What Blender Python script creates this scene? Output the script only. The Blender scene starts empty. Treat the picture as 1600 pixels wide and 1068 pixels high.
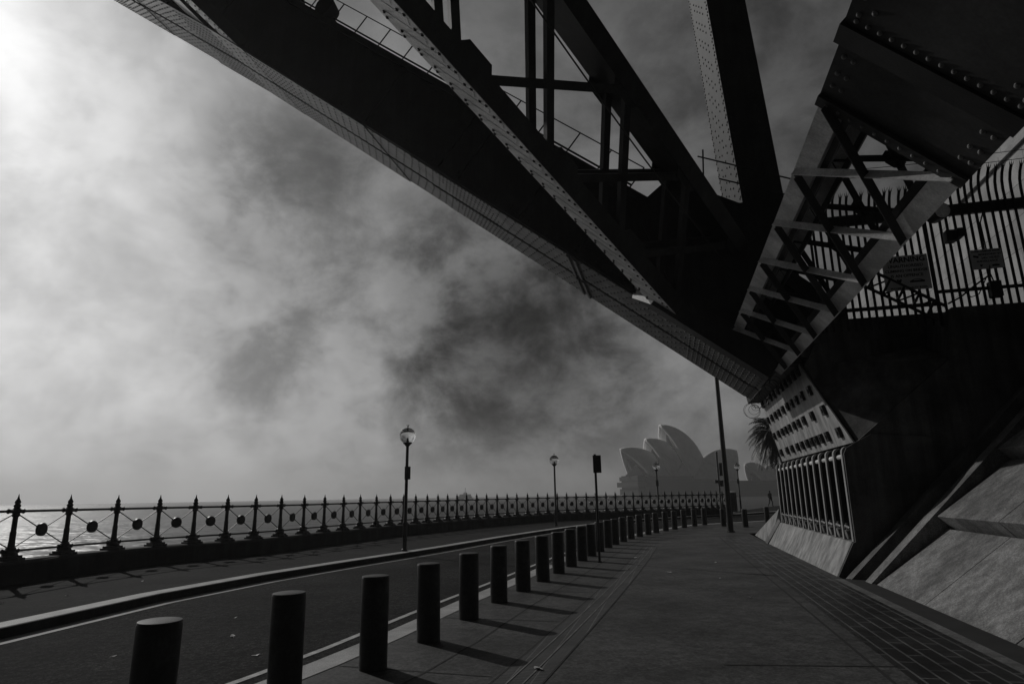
import bpy, bmesh, math, random
from mathutils import Vector, Matrix, geometry
random.seed(7)
scene = bpy.context.scene
COL = scene.collection
PI = math.pi
V = Vector

# ------------------------------------------------------------------ frames
CD = V((.23, .973, 0)).normalized()           # along the abutment, away from the camera
ED = V((CD.y, -CD.x, 0))                      # landward, to the right
EC_ROT = math.atan2(ED.y, ED.x)

def ec(e, c, z=0.0):
    p = ED * e + CD * c
    return V((p.x, p.y, z))

def gz(y):                                    # the street falls gently, then lies level
    return -.006 * min(y, 25.0)

# ------------------------------------------------------------------ materials
def new_mat(name):
    m = bpy.data.materials.new(name)
    m.use_nodes = True
    nt = m.node_tree
    for n in list(nt.nodes):
        nt.nodes.remove(n)
    out = nt.nodes.new('ShaderNodeOutputMaterial')
    b = nt.nodes.new('ShaderNodeBsdfPrincipled')
    nt.links.new(b.outputs[0], out.inputs[0])
    return m, nt, b, out

def grey(v):
    return (v, v, v, 1)

def N(nt, kind, **kw):
    n = nt.nodes.new(kind)
    for k, v in kw.items():
        setattr(n, k, v)
    return n

def noise(nt, coord, scale, detail=6, rough=.6, vec_scale=None):
    n = N(nt, 'ShaderNodeTexNoise')
    n.inputs['Scale'].default_value = scale
    n.inputs['Detail'].default_value = detail
    n.inputs['Roughness'].default_value = rough
    if vec_scale:
        mp = N(nt, 'ShaderNodeMapping')
        mp.inputs['Scale'].default_value = vec_scale
        nt.links.new(coord, mp.inputs['Vector'])
        coord = mp.outputs[0]
    nt.links.new(coord, n.inputs['Vector'])
    return n.outputs['Fac']

def ramp(nt, fac, stops):
    r = N(nt, 'ShaderNodeValToRGB')
    el = r.color_ramp.elements
    el[0].position, el[0].color = stops[0][0], grey(stops[0][1])
    el[1].position, el[1].color = stops[-1][0], grey(stops[-1][1])
    for p, v in stops[1:-1]:
        e = el.new(p); e.color = grey(v)
    nt.links.new(fac, r.inputs[0])
    return r.outputs[0]

def mul(nt, a, b, op='MULTIPLY'):
    m = N(nt, 'ShaderNodeMath', operation=op)
    for i, x in enumerate((a, b)):
        if isinstance(x, (int, float)):
            m.inputs[i].default_value = x
        else:
            nt.links.new(x, m.inputs[i])
    return m.outputs[0]

def surf(name, base, rough=.7, scale=3.0, var=.35, fine=60.0, fine_var=.2, bump=.15, bump_scale=40.0,
         streak=0.0, spec=.5, metal=0.0, bump_dist=.01, rough_var=.0, mid=0.0, speck=0.0):
    m, nt, b, out = new_mat(name)
    tc = N(nt, 'ShaderNodeTexCoord').outputs['Object']
    a = ramp(nt, noise(nt, tc, scale), [(.36, 1 - var), (.64, 1 + var)])
    f = ramp(nt, noise(nt, tc, fine, 4, .75), [(.37, 1 - fine_var), (.63, 1 + fine_var)])
    v = mul(nt, a, f)
    if mid:
        v = mul(nt, v, ramp(nt, noise(nt, tc, max(2.0, fine / 3.2), 3, .65), [(.38, 1 - mid), (.62, 1 + mid)]))
    if speck:                                 # pale stone chips scattered through the surface
        vo = N(nt, 'ShaderNodeTexVoronoi'); vo.inputs['Scale'].default_value = 26; nt.links.new(tc, vo.inputs['Vector'])
        v = mul(nt, v, ramp(nt, vo.outputs['Distance'], [(.08, 1 + speck), (.3, 1.0)]))
    if streak:
        s = ramp(nt, noise(nt, tc, 1.0, 5, .6, (5.0, 5.0, .35)), [(.35, 1 - streak), (.62, 1 + streak * .4)])
        v = mul(nt, v, s)
    v = mul(nt, v, base)
    nt.links.new(v, b.inputs['Base Color'])
    b.inputs['Roughness'].default_value = rough
    if rough_var:
        rr = ramp(nt, noise(nt, tc, scale * 1.7), [(.3, max(.05, rough - rough_var)), (.7, min(1, rough + rough_var))])
        nt.links.new(rr, b.inputs['Roughness'])
    b.inputs['Metallic'].default_value = metal
    b.inputs['Specular IOR Level'].default_value = spec
    if bump:
        bp = N(nt, 'ShaderNodeBump')
        bp.inputs['Strength'].default_value = bump
        bp.inputs['Distance'].default_value = bump_dist
        nt.links.new(noise(nt, tc, bump_scale, 4, .65), bp.inputs['Height'])
        nt.links.new(bp.outputs[0], b.inputs['Normal'])
    return m

def brick_surf(name, base, mortar, bw, bh, ms, rough=.6, var=.3, offset=.5, bump=.3, freq=2, spec=.5, big=.35, axes='XY', blockvar=.25, rough_var=.0):
    """paving or coursed stone: a Brick texture over object coordinates"""
    m, nt, b, out = new_mat(name)
    tc = N(nt, 'ShaderNodeTexCoord').outputs['Object']
    vec = tc
    if axes != 'XY':
        sp = N(nt, 'ShaderNodeSeparateXYZ'); nt.links.new(tc, sp.inputs[0])
        cb = N(nt, 'ShaderNodeCombineXYZ')
        for i, ax in enumerate(axes):
            nt.links.new(sp.outputs['XYZ'.index(ax)], cb.inputs[i])
        vec = cb.outputs[0]
    br = N(nt, 'ShaderNodeTexBrick', offset=offset, offset_frequency=freq)
    br.inputs['Scale'].default_value = 1
    br.inputs['Brick Width'].default_value = bw
    br.inputs['Row Height'].default_value = bh
    br.inputs['Mortar Size'].default_value = ms
    br.inputs['Mortar Smooth'].default_value = .3
    br.inputs['Color1'].default_value = grey(base * (1 - blockvar))
    br.inputs['Color2'].default_value = grey(base * (1 + blockvar))
    br.inputs['Mortar'].default_value = grey(mortar)
    nt.links.new(vec, br.inputs['Vector'])
    a = ramp(nt, noise(nt, tc, 1.3), [(.37, 1 - big), (.63, 1 + big)])
    f = ramp(nt, noise(nt, tc, 50, 4, .75), [(.37, 1 - var), (.63, 1 + var)])
    bw_ = N(nt, 'ShaderNodeRGBToBW'); nt.links.new(br.outputs['Color'], bw_.inputs[0])
    v = mul(nt, mul(nt, bw_.outputs[0], a), f)
    nt.links.new(v, b.inputs['Base Color'])
    b.inputs['Roughness'].default_value = rough
    if rough_var:
        rr = ramp(nt, noise(nt, tc, 2.1), [(.35, max(.05, rough - rough_var)), (.65, min(1, rough + rough_var))])
        nt.links.new(rr, b.inputs['Roughness'])
    b.inputs['Specular IOR Level'].default_value = spec
    bp = N(nt, 'ShaderNodeBump')
    bp.inputs['Strength'].default_value = bump
    bp.inputs['Distance'].default_value = .008
    h = mul(nt, mul(nt, br.outputs['Fac'], -1.0), mul(nt, noise(nt, tc, 55, 3, .7), .4), 'ADD')
    nt.links.new(h, bp.inputs['Height'])
    nt.links.new(bp.outputs[0], b.inputs['Normal'])
    return m

M = {}
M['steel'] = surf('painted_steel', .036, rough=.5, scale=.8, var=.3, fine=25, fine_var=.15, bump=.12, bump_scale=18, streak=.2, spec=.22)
M['soffit'] = surf('soffit_lit_tone', .19, rough=.5, scale=.9, var=.3, fine=14, fine_var=.2, bump=.15, bump_scale=20, streak=.25, spec=.3)  # paler copy of the steel; light on the underside put into its colour
M['steel_pale'] = surf('lit_tone_steel', .7, rough=.5, scale=1.2, var=.25, fine=30, fine_var=.15, bump=.15, bump_scale=20, streak=.15, spec=.4)  # pale copy of the steel, standing in for light on its bright faces
M['iron'] = surf('black_iron', .014, rough=.45, scale=4, var=.3, bump=.2, bump_scale=60, spec=.4)
M['bollard'] = surf('bollard_paint', .016, rough=.42, scale=5, var=.4, mid=.35, rough_var=.12, streak=.35, fine=40, fine_var=.3, bump=.1, bump_scale=70, spec=.45)
M['bollard_cap'] = surf('worn_bollard_cap', .07, rough=.5, scale=9, var=.3, fine=120, fine_var=.3, bump=.2, bump_scale=90, spec=.12)
M['asphalt'] = surf('asphalt', .02, rough=.95, scale=.4, var=.45, mid=.55, speck=1.6, fine=38, fine_var=.95, bump=1.0, bump_scale=55, spec=.08, bump_dist=.012)
M['promenade'] = surf('promenade_asphalt', .022, mid=.25, speck=.7, rough=.95, scale=.5, var=.3, fine=32, fine_var=.4, bump=.5, bump_scale=50, spec=.08)
M['path'] = surf('path_concrete', .074, rough=.62, scale=.7, var=.28, mid=.22, fine=30, fine_var=.4, bump=.4, bump_scale=40, spec=.14, rough_var=.12)
M['joint'] = surf('joint_filler', .012, rough=.9, bump=0)
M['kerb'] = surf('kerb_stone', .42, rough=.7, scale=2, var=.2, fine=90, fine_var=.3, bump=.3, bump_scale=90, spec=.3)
M['gutter'] = surf('gutter_concrete', .42, rough=.75, scale=2, var=.2, fine=80, fine_var=.2, bump=.2, spec=.3)
M['line'] = surf('road_paint', .5, rough=.7, scale=6, var=.25, fine=70, fine_var=.25, bump=.2, spec=.3)
M['dark_paver'] = brick_surf('dark_pavers', .012, .1, .62, .176, .014, rough=.5, var=.3, bump=.4, axes='YX', offset=.5, blockvar=.3, rough_var=.15)
M['small_paver'] = brick_surf('small_pavers', .02, .1, .23, .055, .008, rough=.6, var=.35, bump=.4, axes='XY', offset=.0, blockvar=.35)
M['margin'] = surf('margin_concrete', .12, rough=.8, scale=1.5, var=.3, mid=.2, fine=40, fine_var=.3, bump=.3)
M['small_paver_line'] = surf('pale_paver_joint', .2, rough=.8, scale=4, var=.4, bump=0)
M['granite'] = surf('granite', .19, rough=.75, scale=.8, var=.3, fine=46, fine_var=.42, bump=.4, bump_scale=50, spec=.25, streak=.35, mid=.16)
M['granite_dark'] = surf('stained_granite', .13, rough=.8, scale=1.2, var=.35, fine=70, fine_var=.4, bump=.4, bump_scale=60, spec=.25, streak=.3)
M['skirt'] = surf('stained_concrete', .27, rough=.7, scale=1.6, var=.25, fine=50, fine_var=.2, bump=.2, bump_scale=50, spec=.3, streak=.45)
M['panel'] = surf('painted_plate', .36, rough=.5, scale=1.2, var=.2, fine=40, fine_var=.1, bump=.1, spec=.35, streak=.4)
M['concrete_dark'] = surf('dark_concrete', .11, rough=.85, scale=.9, var=.45, fine=50, fine_var=.25, bump=.3, bump_scale=40, spec=.2, streak=.4)
M['pylon'] = brick_surf('coursed_granite', .34, .13, 1.9, .82, .012, rough=.8, var=.3, bump=.4, axes='YZ', big=.2, spec=.25, blockvar=.1)
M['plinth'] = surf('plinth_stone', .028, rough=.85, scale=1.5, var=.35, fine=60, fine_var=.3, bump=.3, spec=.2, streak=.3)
M['pole'] = surf('pole_paint', .03, rough=.4, scale=3, var=.3, bump=.05, spec=.5)
M['pole_pale'] = surf('galvanised_pole', .2, rough=.45, scale=5, var=.3, bump=.05, spec=.5)
M['sign'] = surf('sign_board', .55, rough=.5, scale=4, var=.12, fine=40, fine_var=.06, bump=.03, spec=.4)
M['sign_ink'] = surf('sign_lettering', .015, rough=.6, bump=0, spec=.3)
M['shell'] = surf('shell_tiles', .85, rough=.5, scale=.15, var=.08, fine=1.2, fine_var=.06, bump=0, spec=.4)
M['podium'] = brick_surf('podium_cladding', .1, .07, 6, 2.6, .2, rough=.8, var=.1, bump=0, axes='XZ', big=.1, spec=.2, blockvar=.06)
M['glass_dark'] = surf('tinted_glass', .05, rough=.2, scale=.3, var=.2, fine=3, bump=0, spec=.6)
M['boat'] = surf('boat_paint', .75, rough=.4, scale=2, var=.08, bump=0)
M['boat_dark'] = surf('boat_window', .04, rough=.2, scale=2, var=.1, bump=0)
M['leaf'] = surf('palm_leaf', .028, rough=.5, scale=6, var=.4, bump=0, spec=.4)
M['bark'] = surf('palm_bark', .11, rough=.9, scale=8, var=.4, bump=.5, bump_scale=25)
M['cloth'] = surf('dark_cloth', .035, rough=.9, scale=8, var=.3, bump=0)
M['skin'] = surf('skin', .3, rough=.6, scale=8, var=.1, bump=0)
M['litter'] = surf('pale_litter', .62, rough=.7, scale=14, var=.25, bump=0)
M['rubble'] = surf('earth', .1, rough=.9, scale=.4, var=.3, bump=.4)

m, nt, b, out = new_mat('globe_glass')
b.inputs['Base Color'].default_value = grey(.93)
b.inputs['Roughness'].default_value = .06
b.inputs['IOR'].default_value = 1.12
b.inputs['Transmission Weight'].default_value = .93
b.inputs['Specular IOR Level'].default_value = .9
M['globe'] = m

m, nt, b, out = new_mat('harbour_water')
b.inputs['Base Color'].default_value = grey(.035)
b.inputs['Roughness'].default_value = .36
b.inputs['IOR'].default_value = 1.33
b.inputs['Specular IOR Level'].default_value = .1
tc = N(nt, 'ShaderNodeTexCoord').outputs['Object']
h1 = noise(nt, tc, .2, 2, .5, (.6, 1.5, 1))
h2 = noise(nt, tc, .8, 2, .5, (.6, 1.4, 1))
hs = mul(nt, mul(nt, h1, 1.0), mul(nt, h2, .28), 'ADD')
bp = N(nt, 'ShaderNodeBump')
bp.inputs['Strength'].default_value = 1.0
bp.inputs['Distance'].default_value = 1.3
nt.links.new(hs, bp.inputs['Height']); nt.links.new(bp.outputs[0], b.inputs['Normal'])
M['water'] = m

# ------------------------------------------------------------------ mesh builder
class MB:
    def __init__(self):
        self.v, self.f = [], []
    def add(self, verts, faces):
        o = len(self.v)
        self.v += [V(p) for p in verts]
        self.f += [tuple(i + o for i in f) for f in faces]
    def hexa(self, a, b):
        """a, b: two quads (4 points each, same order) joined into a closed block"""
        self.add(list(a) + list(b), [(3, 2, 1, 0), (4, 5, 6, 7), (0, 1, 5, 4), (1, 2, 6, 5), (2, 3, 7, 6), (3, 0, 4, 7)])
        return self
    def box(self, lo, hi):
        x0, y0, z0 = lo; x1, y1, z1 = hi
        return self.hexa([(x0, y0, z0), (x1, y0, z0), (x1, y1, z0), (x0, y1, z0)],
                         [(x0, y0, z1), (x1, y0, z1), (x1, y1, z1), (x0, y1, z1)])
    def beam(self, p0, p1, w, h, up=(0, 0, 1)):
        """box along p0-p1, w across, h along up"""
        p0, p1 = V(p0), V(p1); d = (p1 - p0).normalized(); up = V(up)
        s = d.cross(up)
        if s.length < 1e-6: s = d.cross(V((1, 0, 0)))
        s.normalize(); u = s.cross(d).normalized()
        q = [s * (-w / 2) + u * (-h / 2), s * (w / 2) + u * (-h / 2), s * (w / 2) + u * (h / 2), s * (-w / 2) + u * (h / 2)]
        return self.hexa([p0 + k for k in q], [p1 + k for k in q])
    def prism(self, poly, vec):
        n = len(poly); vec = V(vec); a = [V(p) for p in poly]
        self.add(a + [p + vec for p in a],
                 [tuple(range(n - 1, -1, -1)), tuple(range(n, 2 * n))] + [(i, (i + 1) % n, n + (i + 1) % n, n + i) for i in range(n)])
        return self
    def tube(self, pts, r, n=8, cap=True):
        pts = [V(p) for p in pts]
        rs = r if isinstance(r, (list, tuple)) else [r] * len(pts)
        rings = []
        prev = None
        for i, p in enumerate(pts):
            d = (pts[min(i + 1, len(pts) - 1)] - pts[max(i - 1, 0)]).normalized()
            if prev is None:
                a = d.cross(V((0, 0, 1)))
                if a.length < 1e-4: a = d.cross(V((1, 0, 0)))
            else:
                a = prev - d * prev.dot(d)
            a.normalize(); prev = a; b_ = d.cross(a)
            rings.append([p + (a * math.cos(2 * PI * k / n) + b_ * math.sin(2 * PI * k / n)) * rs[i] for k in range(n)])
        vs = [q for rg in rings for q in rg]
        fs = [(i * n + k, i * n + (k + 1) % n, (i + 1) * n + (k + 1) % n, (i + 1) * n + k) for i in range(len(pts) - 1) for k in range(n)]
        if cap:
            fs += [tuple(range(n - 1, -1, -1)), tuple((len(pts) - 1) * n + k for k in range(n))]
        self.add(vs, fs); return self
    def lathe(self, prof, at=(0, 0, 0), n=12):
        at = V(at)
        vs = [at + V((r * math.cos(2 * PI * k / n), r * math.sin(2 * PI * k / n), z)) for r, z in prof for k in range(n)]
        fs = [(i * n + k, i * n + (k + 1) % n, (i + 1) * n + (k + 1) % n, (i + 1) * n + k) for i in range(len(prof) - 1) for k in range(n)]
        fs += [tuple(range(n - 1, -1, -1)), tuple((len(prof) - 1) * n + k for k in range(n))]
        self.add(vs, fs); return self
    def dome(self, p, nrm, r, h=None, n=7):
        p, nrm = V(p), V(nrm).normalized(); h = h or r * .75
        a = nrm.cross(V((.31, .87, .22))).normalized(); b_ = nrm.cross(a)
        vs = []
        for rr, hh in ((1, 0), (.82, .6)):
            vs += [p + (a * math.cos(2 * PI * k / n) + b_ * math.sin(2 * PI * k / n)) * r * rr + nrm * h * hh for k in range(n)]
        vs.append(p + nrm * h)
        fs = [(k, (k + 1) % n, n + (k + 1) % n, n + k) for k in range(n)] + [(n + k, n + (k + 1) % n, 2 * n) for k in range(n)]
        self.add(vs, fs); return self
    def ball(self, p, rx, ry, rz, n=12, m_=8):
        p = V(p); vs = []; fs = []
        for i in range(m_ + 1):
            t = PI * i / m_
            for k in range(n):
                a = 2 * PI * k / n
                vs.append(p + V((rx * math.sin(t) * math.cos(a), ry * math.sin(t) * math.sin(a), -rz * math.cos(t))))
        for i in range(m_):
            for k in range(n):
                fs.append((i * n + k, i * n + (k + 1) % n, (i + 1) * n + (k + 1) % n, (i + 1) * n + k))
        self.add(vs, fs); return self
    def build(self, name, mat, parent=None, smooth=False, bevel=0.0):
        me = bpy.data.meshes.new(name)
        off = V(parent['_o']) if parent is not None and '_o' in parent else V((0, 0, 0))
        me.from_pydata([p - off for p in self.v], [], self.f)
        bm = bmesh.new(); bm.from_mesh(me)
        bmesh.ops.remove_doubles(bm, verts=bm.verts, dist=1e-5)
        bmesh.ops.recalc_face_normals(bm, faces=bm.faces)
        bm.to_mesh(me); bm.free()
        me.materials.append(M[mat] if isinstance(mat, str) else mat)
        if smooth:
            for p in me.polygons: p.use_smooth = True
            try: me.set_sharp_from_angle(angle=math.radians(42))
            except Exception: pass
        o = bpy.data.objects.new(name, me); COL.objects.link(o)
        if parent is not None:
            o.parent = parent
            o['_o'] = tuple(off)
        if bevel:
            md = o.modifiers.new('bevel', 'BEVEL'); md.width = bevel; md.segments = 2; md.limit_method = 'ANGLE'
        return o

def tag(o, label=None, cat=None, group=None, kind=None):
    if label: o['label'] = label
    if cat: o['category'] = cat
    if group: o['group'] = group
    if kind: o['kind'] = kind
    return o

def thing(name, label, cat, loc=(0, 0, 0), group=None, frame='w'):
    """Empty at the thing's base. Parts are given in the frame's own coordinates: 'w' world, 'ec' abutment frame"""
    o = bpy.data.objects.new(name, None); COL.objects.link(o)
    o.empty_display_size = .2
    o['_o'] = tuple(loc)
    if frame == 'ec':
        o.location = ec(*loc); o.rotation_euler = (0, 0, EC_ROT)
    else:
        o.location = loc
    return tag(o, label, cat, group)

def single(mb, name, mat, label, cat, loc, group=None, smooth=False, frame='w'):
    """a thing that is one mesh, its origin at its base"""
    holder = {'_o': tuple(loc)}
    me_o = MB(); me_o.v = [p - V(loc) for p in mb.v]; me_o.f = mb.f
    o = me_o.build(name, mat, None, smooth)
    if frame == 'ec':
        o.location = ec(*loc); o.rotation_euler = (0, 0, EC_ROT)
    else:
        o.location = loc
    return tag(o, label, cat, group)

def sub(mb, name, mat, parent, smooth=False, bevel=0.0, label=None):
    o = mb.build(name, mat, parent, smooth, bevel)
    if label: o['label'] = label
    return o

def copy_tree(o, parent=None):
    c = o.copy(); COL.objects.link(c)
    if parent is not None: c.parent = parent
    for ch in o.children: copy_tree(ch, c)
    return c

def sheet(name, poly, h, mat, thick=0.0, kind='structure', parent=None, cuts=(25.0,), frame='w'):
    """flat paving that follows the fall of the street; poly in (x, y) of its frame"""
    me = bpy.data.meshes.new(name)
    bm = bmesh.new()
    tris = geometry.tessellate_polygon([[V((p[0], p[1], 0)) for p in poly]])
    vs = [bm.verts.new((p[0], p[1], 0)) for p in poly]
    for t in tris:
        try: bm.faces.new([vs[i] for i in t])
        except ValueError: pass
    bmesh.ops.recalc_face_normals(bm, faces=bm.faces)
    for f in bm.faces:
        if f.normal.z < 0: f.normal_flip()
    w = (lambda p: ec(p.x, p.y)) if frame == 'ec' else (lambda p: p)
    nrm = V((0, 1, 0))
    if frame == 'ec': nrm = V((ED.y, CD.y, 0)).normalized()
    for cy in cuts:
        co = V((0, cy, 0)) if frame == 'w' else V((0, cy / CD.y, 0))
        bmesh.ops.bisect_plane(bm, geom=bm.verts[:] + bm.edges[:] + bm.faces[:], plane_co=co, plane_no=nrm)
    if thick:
        r = bmesh.ops.extrude_face_region(bm, geom=bm.faces[:])
        low = [g for g in r['geom'] if isinstance(g, bmesh.types.BMVert)]
        for v_ in low: v_.co.z = -thick
        bmesh.ops.recalc_face_normals(bm, faces=bm.faces)
    for v_ in bm.verts:
        v_.co.z += h + gz(w(v_.co).y)
    bm.to_mesh(me); bm.free()
    me.materials.append(M[mat])
    o = bpy.data.objects.new(name, me); COL.objects.link(o)
    if frame == 'ec' and parent is None: o.rotation_euler = (0, 0, EC_ROT)
    if kind: o['kind'] = kind
    if parent is not None: o.parent = parent
    return o

def smooth_line(pts, k=2):
    for _ in range(k):
        pts = [pts[0]] + [tuple((pts[i - 1][j] + 2 * pts[i][j] + pts[i + 1][j]) / 4 for j in (0, 1)) for i in range(1, len(pts) - 1)] + [pts[-1]]
    return pts

def offset_line(pts, d):
    """positive d: to the right of travel"""
    res = []
    for i, p in enumerate(pts):
        a, b_ = pts[max(i - 1, 0)], pts[min(i + 1, len(pts) - 1)]
        t = V((b_[0] - a[0], b_[1] - a[1])).normalized()
        res.append((p[0] + t.y * d, p[1] - t.x * d))
    return res

# ------------------------------------------------------------------ street: measured plan lines
FENCE = [(-11.5, 15.23), (-11.38, 16.86), (-11.06, 18.36), (-10.64, 19.76), (-10.04, 20.74), (-9.44, 21.68), (-8.93, 22.75), (-8.48, 23.96), (-8.15, 25.54), (-7.73, 26.82), (-7.26, 27.98), (-6.87, 29.34), (-6.43, 30.66), (-5.99, 31.78), (-5.52, 32.77), (-5.07, 33.77), (-4.6, 34.68), (-4.14, 35.56), (-3.72, 36.52), (-3.27, 37.34), (-2.8, 38.21), (-2.26, 39.19), (-1.71, 40.12), (-1.1, 41.08), (-0.48, 42.1), (0.14, 43.1), (0.86, 44.2), (1.58, 45.2), (2.29, 46.0), (3.01, 46.65), (3.72, 47.15), (4.44, 47.63), (5.22, 48.06), (5.97, 48.47), (6.78, 48.92), (7.53, 49.33), (8.29, 49.75), (9.01, 50.14), (9.75, 50.54), (10.46, 50.94), (11.13, 51.31), (11.76, 51.65), (12.39, 52.0), (13.06, 52.37), (13.68, 52.71), (14.28, 53.04), (14.89, 53.37), (15.5, 53.71), (16.09, 54.03), (16.63, 54.33), (17.2, 54.64), (17.78, 54.96)]
FENCE = [(-12.0, 12.2), (-11.8, 13.7)] + FENCE
QUAY = [(-13.6, -25), (-13.4, -5), (-12.9, 4), (-12.4, 9.5)] + FENCE + [(20.5, 60.6), (23.3, 66.0), (31.3, 79.5), (42, 94), (62, 116)]
FENCE_SPAN = [p for p in FENCE]
PLINTH = [(-13.6, -25), (-13.4, -5), (-12.9, 4), (-12.4, 9.5)] + FENCE
BOLL = [(-2.43, 4.66), (-1.98, 5.95), (-1.48, 7.14), (-1.08, 8.42), (-0.69, 9.89), (-0.29, 11.38), (0.13, 12.69), (0.56, 14.07), (0.98, 15.5), (1.39, 16.9), (1.82, 18.4), (2.24, 19.8), (2.69, 21.37), (3.17, 22.9), (3.63, 24.29), (4.16, 25.75), (4.71, 27.15), (5.3, 28.46), (5.92, 29.68), (6.52, 30.85), (7.3, 32.3), (8.05, 33.6), (8.88, 34.96), (9.77, 36.23), (10.68, 37.5)]
BOLL_SIDE = [(11.19, 35.72), (11.93, 34.47), (14.59, 38.45)]
edge = [(-4.9, -6), (-3.6, 0.5), (-2.9, 2.7)] + smooth_line(BOLL, 1)
KERB_IN = offset_line(edge, -.40)
KERB_OUT = offset_line(edge, -.74)
tail = [(11.9, 39.1), (13.6, 40.2), (16.5, 42.2), (22, 46)]
KERB_IN = KERB_IN + [(p[0] + .15, p[1] - .3) for p in tail]
KERB_OUT = KERB_OUT + tail
FAR_KERB = [(-8.3, -25), (-8.1, -5), (-7.95, 4), (-7.62, 10.12), (-7.25, 13.0), (-6.3, 16.4), (-5.0, 19.4), (-3.67, 22.4), (-2.3, 26.0), (-0.94, 29.65), (1.14, 34.0), (3.03, 38.2), (5.2, 42.2), (8.4, 46.6), (12.2, 50.2), (16.58, 53.2), (22, 58), (31, 67), (46, 84), (66, 106)]
FAR_KERB = smooth_line(FAR_KERB, 1)

land = QUAY + [(75, 116), (75, -25)]
sheet('road', land, -.15, 'asphalt')
sheet('promenade', offset_line(FAR_KERB, -.1) + list(reversed(offset_line(QUAY, -.02))), 0.0, 'promenade', thick=.4)
foot_right = [(ec(3.25, c).x, ec(3.25, c).y) for c in (31, 24, 15, 8, 0, -8)]
sheet('footpath', KERB_IN + [(40, 50), (40, 33)] + foot_right, 0.0, 'path', thick=.3)

def kerb(name, a, b_, h, mat, thick):
    return sheet(name, a + list(reversed(b_)), h, mat, thick)
kerb('kerb', KERB_OUT, KERB_IN, .006, 'kerb', .3)
kerb('kerb', offset_line(FAR_KERB, -.2), offset_line(FAR_KERB, .25), .004, 'plinth', .3)  # dark body stone puts the shade of the kerb face into its colour
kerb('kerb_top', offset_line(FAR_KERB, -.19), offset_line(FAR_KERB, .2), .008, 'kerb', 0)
kerb('gutter', offset_line(FAR_KERB, .255), offset_line(FAR_KERB, .58), -.144, 'gutter', 0)
kerb('road_line', offset_line(edge, -1.36), offset_line(edge, -1.46), -.144, 'line', 0)

# seawall under the railing, down to the water
sw = MB()
for i in range(len(QUAY) - 1):
    a, b_ = QUAY[i], QUAY[i + 1]
    n = V((b_[1] - a[1], -(b_[0] - a[0]), 0)).normalized()
    A, B = V((a[0], a[1], 0)), V((b_[0], b_[1], 0))
    sw.add([A - n * .25 + V((0, 0, -.01 + gz(a[1]))), B - n * .25 + V((0, 0, -.01 + gz(b_[1]))), B - n * .55 + V((0, 0, -4)), A - n * .55 + V((0, 0, -4)),
            A + n * .1 + V((0, 0, -.01 + gz(a[1]))), B + n * .1 + V((0, 0, -.01 + gz(b_[1])))], [(0, 1, 2, 3), (0, 4, 5, 1)])
o = sw.build('seawall', 'plinth'); tag(o, 'dark stone seawall dropping to the harbour below the railing', 'seawall')

# paving joints, small-block drain strip, dark paver band
def strip_between(l, d0, d1):
    return offset_line(l, d0) + list(reversed(offset_line(l, d1)))
bl = smooth_line(BOLL, 1)
sheet('paving_joint', strip_between(bl[1:24], .60, .626), .004, 'joint')
for i in range(2, 23):
    p, q = V(bl[i]), V(bl[i + 1]); t = (q - p).normalized(); n = V((t.y, -t.x))
    if i % 2: continue
    a0 = p - n * .38; a1 = p + n * 1.32
    w = t * .012
    sheet('paving_joint', [tuple(a0 - w), tuple(a1 - w), tuple(a1 + w), tuple(a0 + w)], .004, 'joint')
DRAIN = [(-2.26 + .3155 * y - .00115 * y * y, y) for y in [2 + .75 * k for k in range(29)]]
dr = DRAIN
DW = .46
drain = [dr, offset_line(dr, DW)]
# built in the abutment frame so that its rows run with the path
def to_ec(p):
    q = V((p[0], p[1], 0)); return (q.dot(ED), q.dot(CD))
sheet('drain_paving', [to_ec(p) for p in drain[0]] + [to_ec(p) for p in reversed(drain[1])], .004, 'small_paver', frame='ec')
for off in (-.012, .14, .29, DW):
    sheet('paving_joint', strip_between(dr, off, off + .013), .009, 'small_paver_line' if 0 < off < .4 else 'joint')
for c in (7.55, 16.9, 22.6):
    a = ec(.4 if c < 10 else 1.0, c - .2); b_ = ec(2.05, c)
    t = (b_ - a).normalized(); n = V((-t.y, t.x, 0)) * .016
    sheet('paving_joint', [tuple((a - n)[:2]), tuple((b_ - n)[:2]), tuple((b_ + n)[:2]), tuple((a + n)[:2])], .004, 'joint')
# right-hand band: concrete margin, dark pavers, concrete margin, dark gap by the wall
def ecs(name, e0, e1, c0, c1, h, mat):
    return sheet(name, [(e0, c0), (e1, c0), (e1, c1), (e0, c1)], h, mat, frame='ec')
ecs('paving_joint', 1.82, 1.855, -6, 28.4, .004, 'joint')
ecs('paver_band', 2.03, 3.08, -6, 28.4, .004, 'dark_paver')
ecs('paving_margin', 3.08, 3.24, -6, 14.7, .006, 'margin')
ecs('paving_joint', 3.24, 3.62, -6, 14.75, .004, 'joint')

# ------------------------------------------------------------------ bollards
BR, BH = .143, .9
def make_bollard():
    t = thing('bollard', '', 'bollard', (0, 0, 0), 'black bollards along the footpath kerb')
    MB().lathe([(BR, -.02), (BR, .3), (BR, BH - .022), (BR - .002, BH - .014), (BR - .008, BH - .008)], n=28).build('post', 'bollard', t, True)
    MB().lathe([(BR - .006, BH - .012), (BR - .001, BH - .006), (BR - .005, BH), (BR - .02, BH + .003), (.001, BH + .003)], n=28).build('cap', 'bollard_cap', t, True)
    return t
ORD = ['nearest', 'second nearest', 'third', 'fourth', 'fifth', 'sixth', 'seventh', 'eighth', 'ninth', 'tenth', 'eleventh', 'twelfth', 'thirteenth', 'fourteenth', 'fifteenth', 'sixteenth', 'seventeenth', 'eighteenth', 'nineteenth', 'twentieth', 'twenty first', 'twenty second', 'twenty third', 'twenty fourth', 'twenty fifth']
b0 = make_bollard()
allb = BOLL + BOLL_SIDE
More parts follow.
